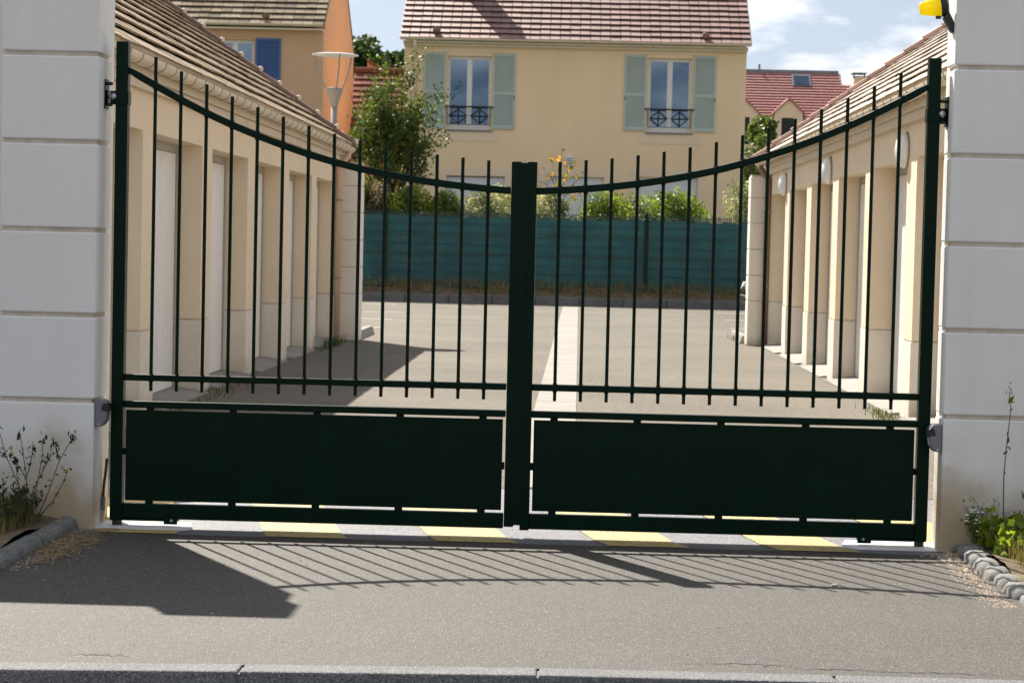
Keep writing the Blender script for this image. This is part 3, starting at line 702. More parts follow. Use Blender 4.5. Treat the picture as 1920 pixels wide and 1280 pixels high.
# ------------------------------------------------------------------ houses
def window(h, x0, x1, z0, z1, y, depth=.14, curtain=.8, rail=False, name='window'):
    """white french window set in the opening: frame, panes, voile; y is the facade plane."""
    yf = y+depth; fw = .042
    mb = MB().box(x0, x0+fw, yf, yf+.06, z0, z1).box(x1-fw, x1, yf, yf+.06, z0, z1).box(x0+fw, x1-fw, yf, yf+.06, z1-fw, z1).box(x0+fw, x1-fw, yf, yf+.06, z0, z0+fw)
    xm = (x0+x1)/2; mb.box(xm-.045, xm+.045, yf-.012, yf+.05, z0+fw, z1-fw)
    for a, b in ((x0+fw, xm-.045), (xm+.045, x1-fw)):
        mb.box(a, a+.028, yf+.004, yf+.05, z0+fw, z1-fw).box(b-.028, b, yf+.004, yf+.05, z0+fw, z1-fw).box(a+.028, b-.028, yf+.004, yf+.05, z1-fw-.05, z1-fw).box(a+.028, b-.028, yf+.004, yf+.05, z0+fw, z0+fw+.10)
    w = obj(name, mb, M['upvc'], h)
    for a, b in ((x0+fw, xm-.045), (xm+.045, x1-fw)):
        obj('pane', MB().box(a+.02, b-.02, yf+.022, yf+.03, z0+fw+.09, z1-fw-.045), M['glass'], w)
    cv = MB(); n = 60; xa, xb = x0+.03, x1-.03
    for i in range(n+1):
        x = xa+(xb-xa)*i/n; yy = yf+.22+.03*math.sin(i*1.7)+.015*math.sin(i*.6)
        cv.v += [(x, yy, z0+.05), (x, yy, z1-.03)]
    gap = int(n*(1-curtain)/2)
    cv.f = [(2*i, 2*i+2, 2*i+3, 2*i+1) for i in range(n) if not (n/2-gap < i < n/2+gap)]
    obj('curtain', cv, M['curtain'], w, smooth=True)
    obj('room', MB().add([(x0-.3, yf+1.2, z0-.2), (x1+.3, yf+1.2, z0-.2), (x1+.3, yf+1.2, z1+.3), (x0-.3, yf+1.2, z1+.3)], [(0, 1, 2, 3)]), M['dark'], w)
    return w
def shutter(h, x0, x1, z0, z1, y, m, hinge_left):
    """louvred shutter folded back flat on the facade: stiles, rails, slats and its hinges."""
    yo = y-.045; st = .055; mb = MB()
    mb.box(x0, x0+st, yo, y-.006, z0, z1).box(x1-st, x1, yo, y-.006, z0, z1)
    zm = z0+(z1-z0)*.47
    for a, b in ((z0, z0+.09), (zm-.04, zm+.04), (z1-.075, z1)): mb.box(x0+st, x1-st, yo, y-.006, a, b)
    for a, b in ((z0+.09, zm-.04), (zm+.04, z1-.075)):
        z = a
        while z < b-.01:
            mb.add([(x0+st, yo+.006, z), (x1-st, yo+.006, z), (x1-st, yo+.03, z+.042), (x0+st, yo+.03, z+.042), (x0+st, yo+.016, z), (x1-st, yo+.016, z), (x1-st, yo+.036, z+.042), (x0+st, yo+.036, z+.042)],
                   [(0,1,2,3),(7,6,5,4),(0,4,5,1),(2,6,7,3),(0,3,7,4),(1,5,6,2)]); z += .045
    o = obj('shutter', mb, m, h)
    xc = x0+.02 if hinge_left else x1-.02
    obj('shutter_catch', MB().box(xc-.012, xc+.012, yo-.02, yo-.001, zm-.14, zm-.06), M['black'], o)
    return o
def window_rail(h, x0, x1, z, y):
    b = .012; mb = MB().box(x0-.09, x1+.09, y-.075, y-.03, z-.02, z+.02)
    zl = z-.50
    mb.box(x0, x1, y-.06, y-.04, zl, zl+.018)
    mb.box(x0, x0+.02, y-.06, y-.04, zl+.018, z-.02).box(x1-.02, x1, y-.06, y-.04, zl+.018, z-.02)
    for a, c in ((x0+.04, (x0+x1)/2-.03), ((x0+x1)/2+.03, x1-.04)):
        xm, zm = (a+c)/2, (zl+z)/2; r = (c-a)/2-.02; rz = .20
        for (p, q) in (((xm-r, zm), (xm, zm+rz)), ((xm, zm+rz), (xm+r, zm)), ((xm+r, zm), (xm, zm-rz)), ((xm, zm-rz), (xm-r, zm)), ((xm, zl), (xm, z)), ((xm-r-.02, zm), (xm+r+.02, zm))):
            mb.tube([(p[0], y-.05, p[1]), (q[0], y-.05, q[1])], .011, 6)
    return obj('railing', mb, M['rail_black'], h)
def gable_house(h, x0, x1, y0, y1, zb, ze, pitch, wall, holes, tile, tw, tl, limit, over=.25, rest=True, deck_over=.12, side=None, stag=False):
    mp = lambda u, d, z: (u, y0+d, z)
    obj('front_wall', grid_wall([x0, x1], [zb, ze], holes, .3, mp), wall, h)
    ym = (y0+y1)/2; zr = ze+(ym-y0)*pitch
    for xa, xb in ((x0+.001, x0+.29), (x1-.29, x1-.001)):
        obj('gable_wall', MB().prism([(y0+.301, zb), (y1, zb), (y1, ze), (ym, zr+.06), (y0+.301, ze+.18)], xa, xb, lambda a, b, x: (x, a, b)), wall, h)
    obj('rear_wall', MB().box(x0+.291, x1-.291, y1-.3, y1-.002, zb, ze), wall, h)
    c = 1/math.hypot(1, pitch); L = ((ym-y0)+over)/c
    e = Vector((x0-deck_over, y0-over, ze+.03-over*pitch*0)); v = Vector((0, c, pitch*c))
    rg = e+v*L
    for sg in (1, -1):
        P_ = lambda t, n_: (ym+sg*(e.y+v.y*t-ym)-sg*v.z*n_*1.0, e.z+v.z*t+v.y*n_)
        q = [P_(.12, -.012), P_(L, -.012), P_(L, -.07), P_(.12, -.07)]
        obj('roof_deck', MB().prism(q, x0-deck_over+.02, x1+deck_over-.02, lambda a, b, x: (x, a, b)), M['deck'] if sg > 0 else tile, h)
    nu = int(round((x1-x0+2*deck_over)/tw)); tw = (x1-x0+2*deck_over)/nu
    tiled_roof(h, e, (1, 0, 0), v, nu, int(L/tl), tw, tl, tile, limit, t=.044, jit=.006, stagger=stag)
    obj('ridge', MB().tube([(x0-deck_over, rg.y, rg.z+.03), (x1+deck_over, rg.y, rg.z+.03)], .12, 8), tile, h)
    return e, v, rg
def gutter_run(h, x0, x1, y, z, r, m, step=.6):
    a = [(y-r+r*math.cos(t), z+r*math.sin(t)) for t in np.linspace(math.pi, 2*math.pi, 9)]
    b = [(y-r+(r-.008)*math.cos(t), z+(r-.008)*math.sin(t)) for t in np.linspace(2*math.pi, math.pi, 9)]
    o = obj('gutter', MB().prism(a+b, x0, x1, lambda p, q, x: (x, p, q)), m, h)
    x = x0+.2; k = MB()
    while x < x1: k.prism([(y-r+(r+.006)*math.cos(t), z+(r+.006)*math.sin(t)) for t in np.linspace(math.pi, 2*math.pi, 9)]+[(y-r+(r+.001)*math.cos(t), z+(r+.001)*math.sin(t)) for t in np.linspace(2*math.pi, math.pi, 9)], x, x+.02, lambda p, q, xx: (xx, p, q)); x += step
    obj('bracket', k, m, o)
def tile_vent(h, p, v):
    mb = MB().lathe([(.10, -.12), (.11, -.02), (.06, .03)], p, 10, 'y')
    return obj('roof_vent', mb, M['tile_pink'] if v else M['verge_brown'], h, smooth=True)
# --- ochre house
hs = thing('ochre_house', 'ochre rendered house with sage green shutters behind the teal fence', 'house', (.1, 54, .4))
HX0, HX1, HY = -4.60, 4.86, 50.0
w1 = (-3.39, -2.18, 4.52, 6.55); w2 = (2.17, 3.36, 4.56, 6.60)
gd = [(-3.36, -1.74, .9, 3.235), (-.60, 1.00, .9, 3.27), (1.95, 3.60, .9, 3.31)]
e, v, rg = gable_house(hs, HX0, HX1, HY, 59, .35, 6.93, .67, M['house'], [w1, w2]+gd, M['tile_pink'], .28, .32, 300, over=.28)
gutter_run(hs, HX0-.1, HX1+.1, HY-.255, 7.0, .065, M['gutter'])
obj('soffit', MB().box(HX0-.02, HX1+.02, HY-.26, HY-.003, 6.88, 6.925).box(HX0-.02, HX1+.02, HY-.12, HY-.003, 6.80, 6.878), M['gutter'], hs)
for (a, b, c, d) in (w1, w2):
    window(hs, a, b, c, d, HY, curtain=1.0)
    shutter(hs, a-.66, a-.05, c+.03, d+.08, HY, M['sage'], True); shutter(hs, b+.05, b+.67, c+.03, d+.08, HY, M['sage'], False)
    window_rail(hs, a, b, c+.63, HY)
    obj('lintel_band', MB().box(a-.22, b+.30, HY-.012, HY-.001, d+.09, d+.36), M['band'], hs)
    obj('sill_band', MB().box(a-.20, b+.28, HY-.012, HY-.001, c-.32, c-.055), M['band'], hs)
    obj('sill', MB().box(a-.06, b+.06, HY-.05, HY+.13, c-.05, c-.003), M['concrete'], hs, .005)
for (a, b, c, d) in gd:
    mb = MB(); z = c
    while z < d-.03: mb.box(a+.005, b-.005, HY+.08, HY+.10, z, z+.048).box(a+.005, b-.005, HY+.086, HY+.097, z+.048, z+.055); z += .055
    obj('roller_shutter', mb, M['roller'], hs)
    obj('surround', MB().box(a-.20, b+.20, HY-.012, HY-.001, d+.02, d+.24).box(a-.20, a-.005, HY-.012, HY-.001, .9, d+.018).box(b+.005, b+.20, HY-.012, HY-.001, .9, d+.018), M['band'], hs)
obj('downpipe', MB().tube([(HX0+.30, HY-.30, 6.95), (HX0+.31, HY-.28, 6.8), (HX0+.32, HY-.07, 6.55), (HX0+.32, HY-.07, .5)], .05, 10), M['gutter'], hs, smooth=True)
vb = obj('air_vent', MB().box(-.08, .155, HY-.06, HY-.001, 3.58, 3.86), M['upvc'], hs, .005)
obj('louvre', MB().box(-.055, .13, HY-.068, HY-.061, 3.62, 3.655).box(-.055, .13, HY-.068, HY-.061, 3.69, 3.725).box(-.055, .13, HY-.068, HY-.061, 3.76, 3.795), M['bracket'], vb)
for x in (-3.72, 3.72): tile_vent(hs, (x, HY-.05, 7.235), 1)
cw = obj('chimney', MB().box(-3.42, -2.96, 52.45, 53.05, 8.6, 10.75), M['house'], hs)
obj('chimney_cap', MB().box(-3.46, -2.92, 52.41, 53.09, 10.752, 10.84), M['concrete'], cw)
# --- orange house
oh = thing('orange_house', 'orange rendered house with blue shutters behind the shaded garages', 'house', (-10, 54, .4))
OX0, OX1 = -15.0, -6.86
ow = (-9.86, -8.79, 4.75, 6.87)
gable_house(oh, OX0, OX1, 50, 58.2, .35, 7.20, .67, M['orange'], [ow], M['tile_grey'], .29, .33, 300, over=.28, deck_over=.03)
gutter_run(oh, OX0-.05, OX1+.02, 49.74, 7.30, .07, M['gutter'])
obj('soffit', MB().box(OX0, OX1, 49.74, 49.998, 7.14, 7.195), M['gutter'], oh)
window(oh, *ow, 50, curtain=1.0)
shutter(oh, ow[1]+.05, ow[1]+.75, ow[2]+.02, ow[3]+.05, 50, M['blue'], False); shutter(oh, ow[0]-.75, ow[0]-.05, ow[2]+.02, ow[3]+.05, 50, M['blue'], True)
obj('lintel_band', MB().box(ow[0]-.5, ow[1]+.30, 49.985, 49.999, 6.95, 7.12), M['orange'], oh)
tile_vent(oh, (-8.45, 49.9, 7.52), 0)
# --- low red roofed annexe between the houses
an = thing('red_roofed_annexe', 'low annexe with a red tiled roof between the orange and ochre houses', 'annexe', (-6, 60, .4))
AX0, AX1 = -6.75, -4.0
gable_house(an, AX0, AX1, 56.6, 63.4, .35, 3.9, .80, M['orange'], [(-6.4, -4.6, .35, 2.6)], M['tile_red'], .29, .32, 200, over=.25, deck_over=.25)
obj('door', MB().box(-6.4, -4.6, 56.75, 56.8, .36, 2.59), M['brown_door'], an)
obj('door_beam', MB().box(-6.6, -4.4, 56.50, 56.598, 2.62, 2.85), M['orange'], an)
# small gable end sticking out beyond the orange house
pg = thing('orange_porch_gable', 'little orange gable poking out past the orange house above the red roof', 'gable', (-6.6, 59.5, 5))
obj('wall', MB().prism([(-6.84, .4), (-5.9, .4), (-5.9, 6.75), (-6.84, 7.35)], 62.4, 64), M['orange'], pg)
obj('roof', MB().prism([(-6.84, 7.36), (-5.8, 6.70), (-5.8, 6.80), (-6.84, 7.47)], 62.2, 64.1), M['tile_red'], pg)
# --- far mauve-roofed house
fh = thing('dormer_house', 'far house with a mauve tiled roof, skylight and dormers behind the sunlit garages', 'house', (9, 90, 2))
RX0, RX1, RY = 3.0, 12.9, 85.0
obj('wall', MB().box(RX0, RX1, RY+.6, RY+8, 1.2, 6.9), M['band'], fh)
p_, ez, ey = .75, 7.0, RY+.2
top = 9.42; tyy = ey+(top-ez)/p_
roof = MB().add([(RX0, ey, ez), (RX1+.3, ey, ez), (12.42, ey+(8.75-ez)/p_, 8.75), (12.02, tyy-.5, 8.9), (11.95, tyy, top), (RX0, tyy, top), (RX0, RY+8, ez), (RX1, RY+8, ez)], [(0,1,2,3,4,5),(5,4,7,6),(1,7,4,3,2),(0,5,6),(0,6,7,1)])
obj('roof_deck', roof, M['deck'], fh)
mb = MB(); z = ez
rows = 18
for j in range(rows):
    za, zb_ = ez+(top-ez)*j/rows, ez+(top-ez)*(j+1)/rows
    ya, yb = ey+(za-ez)/p_, ey+(zb_-ez)/p_
    xe = 12.9 if za < 8.3 else (12.45 if za < 8.75 else 12.05)
    mb.add([(RX0, ya-.05, za+.07), (xe, ya-.05, za+.07), (xe, yb, zb_+.01), (RX0, yb, zb_+.01), (RX0, ya-.05, za+.02), (xe, ya-.05, za+.02)], [(0,1,2,3),(4,5,1,0)])
o = obj('tile_courses', mb, M['tile_mauve'], fh); o['kind'] = 'stuff'
obj('ridge_flashing', MB().box(RX0, 11.97, tyy-.09, tyy+.05, top-.02, top+.13), M['zinc'], fh, .02)
sky_y = lambda z: ey+(z-ez)/p_
sk = obj('skylight', MB().prism([(sky_y(8.72)-.1, 8.78), (sky_y(9.28)-.1, 9.34), (sky_y(9.28), 9.28), (sky_y(8.72), 8.72)], 9.82, 10.66, lambda a, b, x: (x, a, b)), M['zinc'], fh)
obj('pane', MB().prism([(sky_y(8.78)-.13, 8.84), (sky_y(9.22)-.13, 9.28), (sky_y(9.22)-.102, 9.28), (sky_y(8.78)-.102, 8.84)], 9.90, 10.58, lambda a, b, x: (x, a, b)), M['glass'], sk)
for cx, ap, eh, hw in ((9.46, 8.02, 7.42, .66), (11.43, 8.0, 7.40, .66), (7.45, 8.05, 7.35, .75)):
    d = obj('dormer', MB().prism([(cx-hw+.05, 5.4), (cx+hw-.05, 5.4), (cx+hw-.05, eh), (cx, ap-.05), (cx-hw+.05, eh)], RY, RY+1.6), M['band'], fh)
    obj('dormer_roof', MB().prism([(cx-hw-.04, eh-.09), (cx, ap-.04), (cx+hw+.04, eh-.09), (cx+hw+.04, eh-.01), (cx, ap+.06), (cx-hw-.04, eh-.01)], RY-.08, RY+2.2), M['tile_mauve'], d)
    obj('dormer_window', MB().box(cx-.31, cx+.30, RY-.012, RY-.001, 6.0, 7.18), M['dark'], d)
chm = obj('chimney', MB().box(12.40, 12.86, RY+1.2, RY+1.8, 6.8, 9.12), M['band'], fh)
obj('chimney_cap', MB().box(12.33, 12.95, RY+1.1, RY+1.9, 9.26, 9.31).box(12.36, 12.42, RY+1.2, RY+1.26, 9.05, 9.26).box(12.84, 12.90, RY+1.2, RY+1.26, 9.05, 9.26).box(12.42, 12.84, RY+1.22, RY+1.75, 9.051, 9.16), M['zinc'], chm)
obj('flue_pipe', MB().tube([(8.40, tyy, top+.1), (8.40, tyy, top+.36)], .05, 6), M['zinc'], fh)
# ------------------------------------------------------------------ trees, hedges
def branch_tree(name, label, base, h, crown_c, crown_r, n_limb, n_leaf, leaf, m, group=None, trunk_r=.07, cat='tree', sprays=60, fill=.2, spread=.33, reach=1.0):
    t = thing(name, label, cat, base, group)
    mb = MB(); b = Vector(base); cc = Vector(crown_c); tips = []
    fork = b.lerp(cc, .35)
    mb.tube([tuple(b), tuple(b.lerp(fork, .5)+Vector((.03, 0, 0))), tuple(fork)], trunk_r, 8, trunk_r*.75)
    pts = []
    for k in range(n_limb):
        tgt = Vector(blob_points(1, crown_c, crown_r, .2, .8)[0])
        if tgt.z < fork.z: tgt.z = fork.z+random.uniform(0, .6)*crown_r[2]
        mid = fork.lerp(tgt, .5)+Vector((random.gauss(0, .08), random.gauss(0, .08), .12*crown_r[2]))
        mb.tube([tuple(fork-(fork-b)*.1*random.random()), tuple(mid), tuple(tgt)], trunk_r*.45, 5, .006)
        pts.append((fork, mid, tgt))
    obj('trunk', mb, M['bark'], t)
    cen = []; tn = []
    for k in range(sprays):
        f, md, tg = pts[k % n_limb]
        u = random.uniform(.25, 1.0); a = f.lerp(md, u*2) if u < .5 else md.lerp(tg, u*2-1)
        end = Vector(blob_points(1, crown_c, crown_r, .3, fill)[0])
        if reach > 1: end = Vector(crown_c)+(end-Vector(crown_c))*random.uniform(.75, reach)
        a = a.lerp(end, random.uniform(.3, .75))
        d = (end-a)+Vector((0, 0, .25*crown_r[2]))
        m_ = n_leaf//sprays; q = rng.uniform(0, 1, m_)
        P_ = np.array(a)+np.array(d)*q[:, None]*random.uniform(.5, 1.0)+rng.normal(size=(m_, 3))*np.array([spread*crown_r[0], spread*crown_r[1], spread*crown_r[2]*.6])*.32
        cen.append(P_); tn.append(np.full(m_, random.uniform(.1, .8))+rng.normal(0, .22, m_))
    cen = np.concatenate(cen); tn = np.concatenate(tn)
    o = quads('crown', leaf_quads(cen, leaf), tn, m, t)
    return t
branch_tree('garden_tree', 'dark leafy tree in front of the ochre house, behind the teal fence', (-4.45, 43, .4), 5.0, (-4.28, 43, 3.98), (1.32, 1.1, 1.78), 24, 11500, .092, M['leaf_tree'], trunk_r=.10, sprays=130, fill=.15, spread=.22, reach=1.22)
branch_tree('slender_tree', 'light green tree at the corner of the ochre house by the sunlit garages', (5.0, 47, .4), 5, (4.98, 47, 3.4), (.42, .5, 1.45), 9, 900, .11, M['leaf_light'], trunk_r=.05, sprays=46, spread=.4)
hb = [  # x0, x1, top, kind, label
 (-5.0, -4.68, 2.52, 'leaf_lime', 'lime green bush behind the fence beside the shaded garage pier'),
 (-4.70, -4.18, 2.42, 'leaf_brown', 'faded brownish bush behind the fence next to the lime bush'),
 (-4.15, -3.25, 2.40, 'leaf_lime', 'green hedge shrub behind the fence under the dark leafy tree'),
 (-3.25, -2.45, 2.36, 'leaf_lime', 'green hedge shrub behind the fence with a pale shrub after it'),
 (-2.45, -1.05, 2.40, 'leaf_varieg', 'pale variegated shrub behind the fence, next to the meeting stiles of the gate'),
 (-.75, .05, 2.34, 'leaf_varieg', 'small pale variegated shrub under the orange leaved sapling'),
 (.30, 1.62, 2.34, 'leaf_lime', 'rounded green shrub behind the fence under the roller shutters'),
 (1.95, 3.42, 2.40, 'leaf_lime', 'broad yellow green shrub behind the fence under the right hand window'),
 (3.85, 4.75, 2.55, 'leaf_varieg', 'dull shrub behind the fence at the ochre house corner')]
for x0, x1, zt, k, lb in hb:
    w = (x1-x0)/2; c = ((x0+x1)/2, 41.2, 1.55)
    n = int(1900+3200*w); t = thing('hedge_shrub', lb, 'shrub', (c[0], 41.2, .4), 'shrubs along the teal fence')
    P_ = np.concatenate([blob_points(n//3, (c[0]+random.uniform(-.35, .35)*w, 41.2, zt-.20+random.uniform(-.08, .05)), (w*1.08, .45, .52), .3, .35) for q in range(3)])
    tn = .4+.32*np.sin(P_[:, 0]*7+P_[:, 2]*5)+rng.normal(0, .25, len(P_))
    quads('foliage', leaf_quads(P_, .075, 1.6, .6), tn, M[k], t)
    sm = MB()
    for q in range(4): sm.tube([(c[0]+random.uniform(-.1, .1), 41.2, .4), (c[0]+random.uniform(-.6, .6)*w, 41.2+random.uniform(-.2, .2), 1.9)], .02, 5, .006)
    obj('stems', sm, M['bark'], t)
# sapling with turning leaves
sp_ = thing('sapling', 'thin sapling with orange and green leaves behind the meeting stiles', 'sapling', (-.12, 41.3, .4))
sm = MB(); pts = []
for tx, tz in ((-.12, 3.66), (.42, 3.05), (-.6, 3.25), (-.9, 2.95), (.15, 3.35), (-.35, 3.45), (.3, 2.6), (.05, 2.3)):
    a = Vector((-.12, 41.3, 2.0+random.uniform(0, .6))); b_ = Vector((tx, 41.3+random.uniform(-.3, .3), tz))
    sm.tube([(-.12, 41.3, .4), tuple(a), tuple(a.lerp(b_, .5)+Vector((0, 0, .12))), tuple(b_)], .012, 5, .004)
    for q in np.linspace(.25, 1, 13): pts.append(np.array(a.lerp(b_, q))+rng.normal(size=3)*.06)
obj('stems', sm, M['bark'], sp_)
P_ = np.array(pts); tn = np.where(rng.uniform(size=len(P_)) < .30, rng.uniform(.7, 1, len(P_)), rng.uniform(0, .35, len(P_)))
quads('leaves', leaf_quads(P_, .125, 1.6, -.5), tn, M['leaf_autumn'], sp_)
def far_tree(lb, x, y, z, r, n, seed=0, group='trees on the hill behind the annexe', leaf=.38, m='leaf_far'):
    t = thing('hill_tree', lb, 'tree', (x, y, 2.5), group)
    obj('trunk', MB().tube([(x, y, 2.0), (x, y, z)], .3, 7, .12), M['bark'], t)
    P_ = np.concatenate([blob_points(n//7, (x+random.uniform(-.5, .5)*r, y+random.uniform(-.5, .5)*r, z+random.uniform(-.45, .45)*r), (r*.6, r*.6, r*.5), .3, .6) for k in range(7)])
    tn = .45+.35*np.sin(P_[:, 0]*2.1+P_[:, 2]*2.7)+rng.normal(0, .2, len(P_))
    quads('crown', leaf_quads(P_, leaf, 1.4, .5), tn, M[m], t)
far_tree('tall dark tree on the hill against the orange house gable', -11.2, 100, 9.9, 2.2, 5200)
far_tree('rounded tree on the hill sloping down beside the tall dark tree', -9.6, 104, 9.6, 2.0, 4600)
far_tree('lighter low tree on the hill beside the ochre house roof', -8.0, 98, 8.9, 1.8, 4200, m='leaf_light')
far_tree('light tree in front of the dormer house wall', 7.95, 80, 6.35, .72, 1300, group='trees by the dormer house', leaf=.2, m='leaf_light')
far_tree('low tree under the dormer window, above the sunlit garage verge', 8.6, 79, 5.0, .62, 1000, group='trees by the dormer house', leaf=.2, m='leaf_light')
far_tree('pale green tree behind the ochre house corner', 7.2, 74, 4.3, .9, 1700, group='trees by the dormer house', leaf=.2, m='leaf_light')
# ------------------------------------------------------------------ parked car, nose towards the lane
car = thing('parked_car', 'dark car whose nose peeps out behind the sunlit garages', 'car', (5.9, 34.4, 0))
CY = 34.4; XN = 3.74
prof = [(0, .30), (.02, .55), (.10, .68), (.95, .84), (1.15, .90), (1.75, 1.36), (2.05, 1.43), (3.1, 1.42), (3.55, 1.30), (3.95, .98), (4.05, .75), (4.05, .35), (3.9, .22), (.15, .20)]
mb = MB(); hw = .84
ring = []
for k, (yy, sc) in enumerate(((-hw, 0), (-hw+.12, 1), (hw-.12, 1), (hw, 0))):
    for a, z in prof:
        inset = 0 if sc else .06
        zz_ = z if z < .9 else .9+(z-.9)*(1 if sc else .75)
        mb.v.append((XN+min(max(a, inset), 4.05-inset), CY+(yy if z < .9 else yy*.86), zz_))
n = len(prof)
mb.f = [tuple(range(n)), tuple(range(4*n-1, 3*n-1, -1))]+[(k*n+(i+1) % n, k*n+i, (k+1)*n+i, (k+1)*n+(i+1) % n) for k in range(3) for i in range(n)]
obj('body', mb, M['car'], car, .04, segs=3)
for yy in (-hw-.005, hw+.005):
    obj('side_window', MB().prism([(XN+1.35, .95), (XN+1.85, 1.30), (XN+3.0, 1.30), (XN+3.4, .98)], CY+yy*.885, CY+yy*.90), M['glass'], car)
for x in (.75, 3.2):
    for yy in (-hw+.08, hw-.08):
        w = obj('wheel', MB().lathe([(.20, -.09), (.29, -.09), (.315, -.06), (.315, .06), (.29, .09), (.20, .09)], (XN+x, CY+yy, .315), 20, 'y'), M['rubber'], car, smooth=False)
        obj('rim', MB().lathe([(.02, -.095), (.19, -.085), (.195, .085), (.02, .095)], (XN+x, CY+yy, .315), 16, 'y'), M['steel'], w)
for yy in (-.58, .58):
    obj('headlight', MB().prism([(XN-.012, .56), (XN+.03, .70), (XN+.32, .73), (XN+.2, .60)], CY+yy-.2, CY+yy+.2), M['lamp_white'], car, .01)
obj('bumper', MB().box(XN-.04, XN+.12, CY-.76, CY+.76, .27, .44), M['black'], car, .03)
obj('grille', MB().box(XN-.02, XN+.05, CY-.34, CY+.34, .50, .62), M['black'], car, .01)
# ------------------------------------------------------------------ planting beds by the pillars
def bed(s, x_in, lab):
    mb = MB(); nx, ny = 24, 30
    for j in range(ny+1):
        for i in range(nx+1):
            x = x_in+(5.4-x_in)*i/nx; y = -2.9+2.82*j/ny
            mb.v.append((s*x, y, .035+.02*math.sin(x*9+y*5)+random.uniform(-.008, .008)+.012))
    mb.f = [(j*(nx+1)+i, j*(nx+1)+i+1, (j+1)*(nx+1)+i+1, (j+1)*(nx+1)+i) for j in range(ny) for i in range(nx)]
    struct('soil_bed', mb, M['soil'])
bed(-1, 2.10, ''); bed(1, 2.07, '')
ed = thing('concrete_edging', 'rounded grey concrete edging along the weed bed in shade', 'edging', (-2.07, -.8, 0))
yy = -.17
for ln in (.62, .95, .98):
    x = -2.075+random.uniform(-.008, .008)
    a = [(x+.05*math.cos(t), .010+.040*math.sin(t)) for t in np.linspace(0, math.pi, 9)]+[(x-.05, -.06), (x+.05, -.06)]
    obj('edging_stone', MB().prism(a, yy-.006, yy-ln), M['edging'], ed, .008); yy -= ln
cs = thing('cobble_edging', 'row of worn grey cobbles edging the sunny weed bed', 'edging', (2.05, -.9, 0))
y = -.19
for k in range(11):
    l = random.uniform(.19, .27); x0 = 2.0+random.uniform(-.012, .012)
    bm = bmesh.new(); bmesh.ops.create_cube(bm, size=1)
    bmesh.ops.scale(bm, vec=(.125+random.uniform(-.015, .02), l, .14), verts=bm.verts)
    bmesh.ops.subdivide_edges(bm, edges=bm.edges, cuts=3, use_grid_fill=True)
    for vv in bm.verts:
        q = vv.co.copy(); e_ = Vector((q.x/.0625, q.y/(l/2), q.z/.08)); m4 = (abs(e_.x)**4+abs(e_.y)**4+abs(e_.z)**4)**.25
        vv.co = Vector((q.x/m4*1.0, q.y/m4, q.z/m4))+Vector((random.gauss(0, .0018), random.gauss(0, .0018), random.gauss(0, .0018)))
    mb = MB(); bm.verts.index_update(); mb.v = [(vv.co.x+x0+.06, vv.co.y+y-l/2, vv.co.z-.034+random.uniform(0, .001)) for vv in bm.verts]; mb.f = [tuple(w.index for w in f.verts) for f in bm.faces]; bm.free()
    obj('cobble', mb, M['cobble'], cs, smooth=True); y -= l+.006
def blades(n, fx, h, w, tint, lean=.5):
    p = np.array([fx() for _ in range(n)]); a = rng.uniform(0, 6.28, n); hh = h*rng.uniform(.35, 1.2, n)
    d = np.stack([np.cos(a), np.sin(a), np.zeros(n)], 1); t = np.stack([-np.sin(a), np.cos(a), np.zeros(n)], 1)*w
    ln = d*(hh*rng.uniform(.1, lean, n))[:, None]; up = np.array([0, 0, 1.])*hh[:, None]
    A = np.stack([p-t, p+t, p+t*.6+ln*.35+up*.6, p-t*.6+ln*.35+up*.6], 1)
    B = np.stack([p-t*.6+ln*.35+up*.6, p+t*.6+ln*.35+up*.6, p+t*.1+ln+up, p-t*.1+ln+up], 1)
    tt = np.clip(tint()+rng.normal(0, .15, n), 0, 1) if callable(tint) else np.clip(tint+rng.normal(0, .2, n), 0, 1)
    return np.concatenate([A, B]), np.concatenate([tt, tt])
U = random.uniform
V1, t1 = blades(1700, lambda: (-2.16-abs(random.gauss(0, .25)), U(-1.9, -.2), .05), .085, .0014, .78, 1.6)
V2, t2 = blades(1500, lambda: (-2.2-abs(random.gauss(0, .12)), U(-.75, -.22), .05), .12, .0018, .25, 1.2)
quads('grass', np.concatenate([V1, V2]), np.concatenate([t1, t2]), M['grass_mix'])['kind'] = 'stuff'
V1, t1 = blades(900, lambda: (2.13+abs(random.gauss(0, .14)), U(-1.9, -.2), .05), .10, .002, .8, 1.0)
V2, t2 = blades(700, lambda: (2.16+abs(random.gauss(0, .2)), U(-1.5, -.2), .05), .13, .0024, .15, .8)
quads('grass', np.concatenate([V1, V2]), np.concatenate([t1, t2]), M['grass_mix'])['kind'] = 'stuff'
V1, t1 = blades(700, lambda: (39, 0, 0), .1, .01, .6)
V1, t1 = blades(4200, lambda: (U(-6, 6), U(39.58, 40.15), .17+.3*random.random()), .16, .006, .75, .9)
quads('grass', V1, t1, M['grass_mix'])['kind'] = 'stuff'
# tufts at the foot of the garages
V1, t1 = blades(260, lambda: (-2.82+random.gauss(0, .09), U(6.4, 10.2), 0), .045, .004, .35, 1.2)
V2, t2 = blades(160, lambda: (-2.84+random.gauss(0, .05), 17.6+random.gauss(0, .5), 0), .12, .006, .05, 1.0)
V3, t3 = blades(110, lambda: (2.84+random.gauss(0, .05), 7.9+random.gauss(0, .35), 0), .06, .005, .1, 1.0)
V4, t4 = blades(120, lambda: (2.70+random.gauss(0, .03), 22.5+random.gauss(0, .4), 0), .08, .005, .2, 1.0)
quads('grass', np.concatenate([V1, V2, V3, V4]), np.concatenate([t1, t2, t3, t4]), M['grass_mix'])['kind'] = 'stuff'
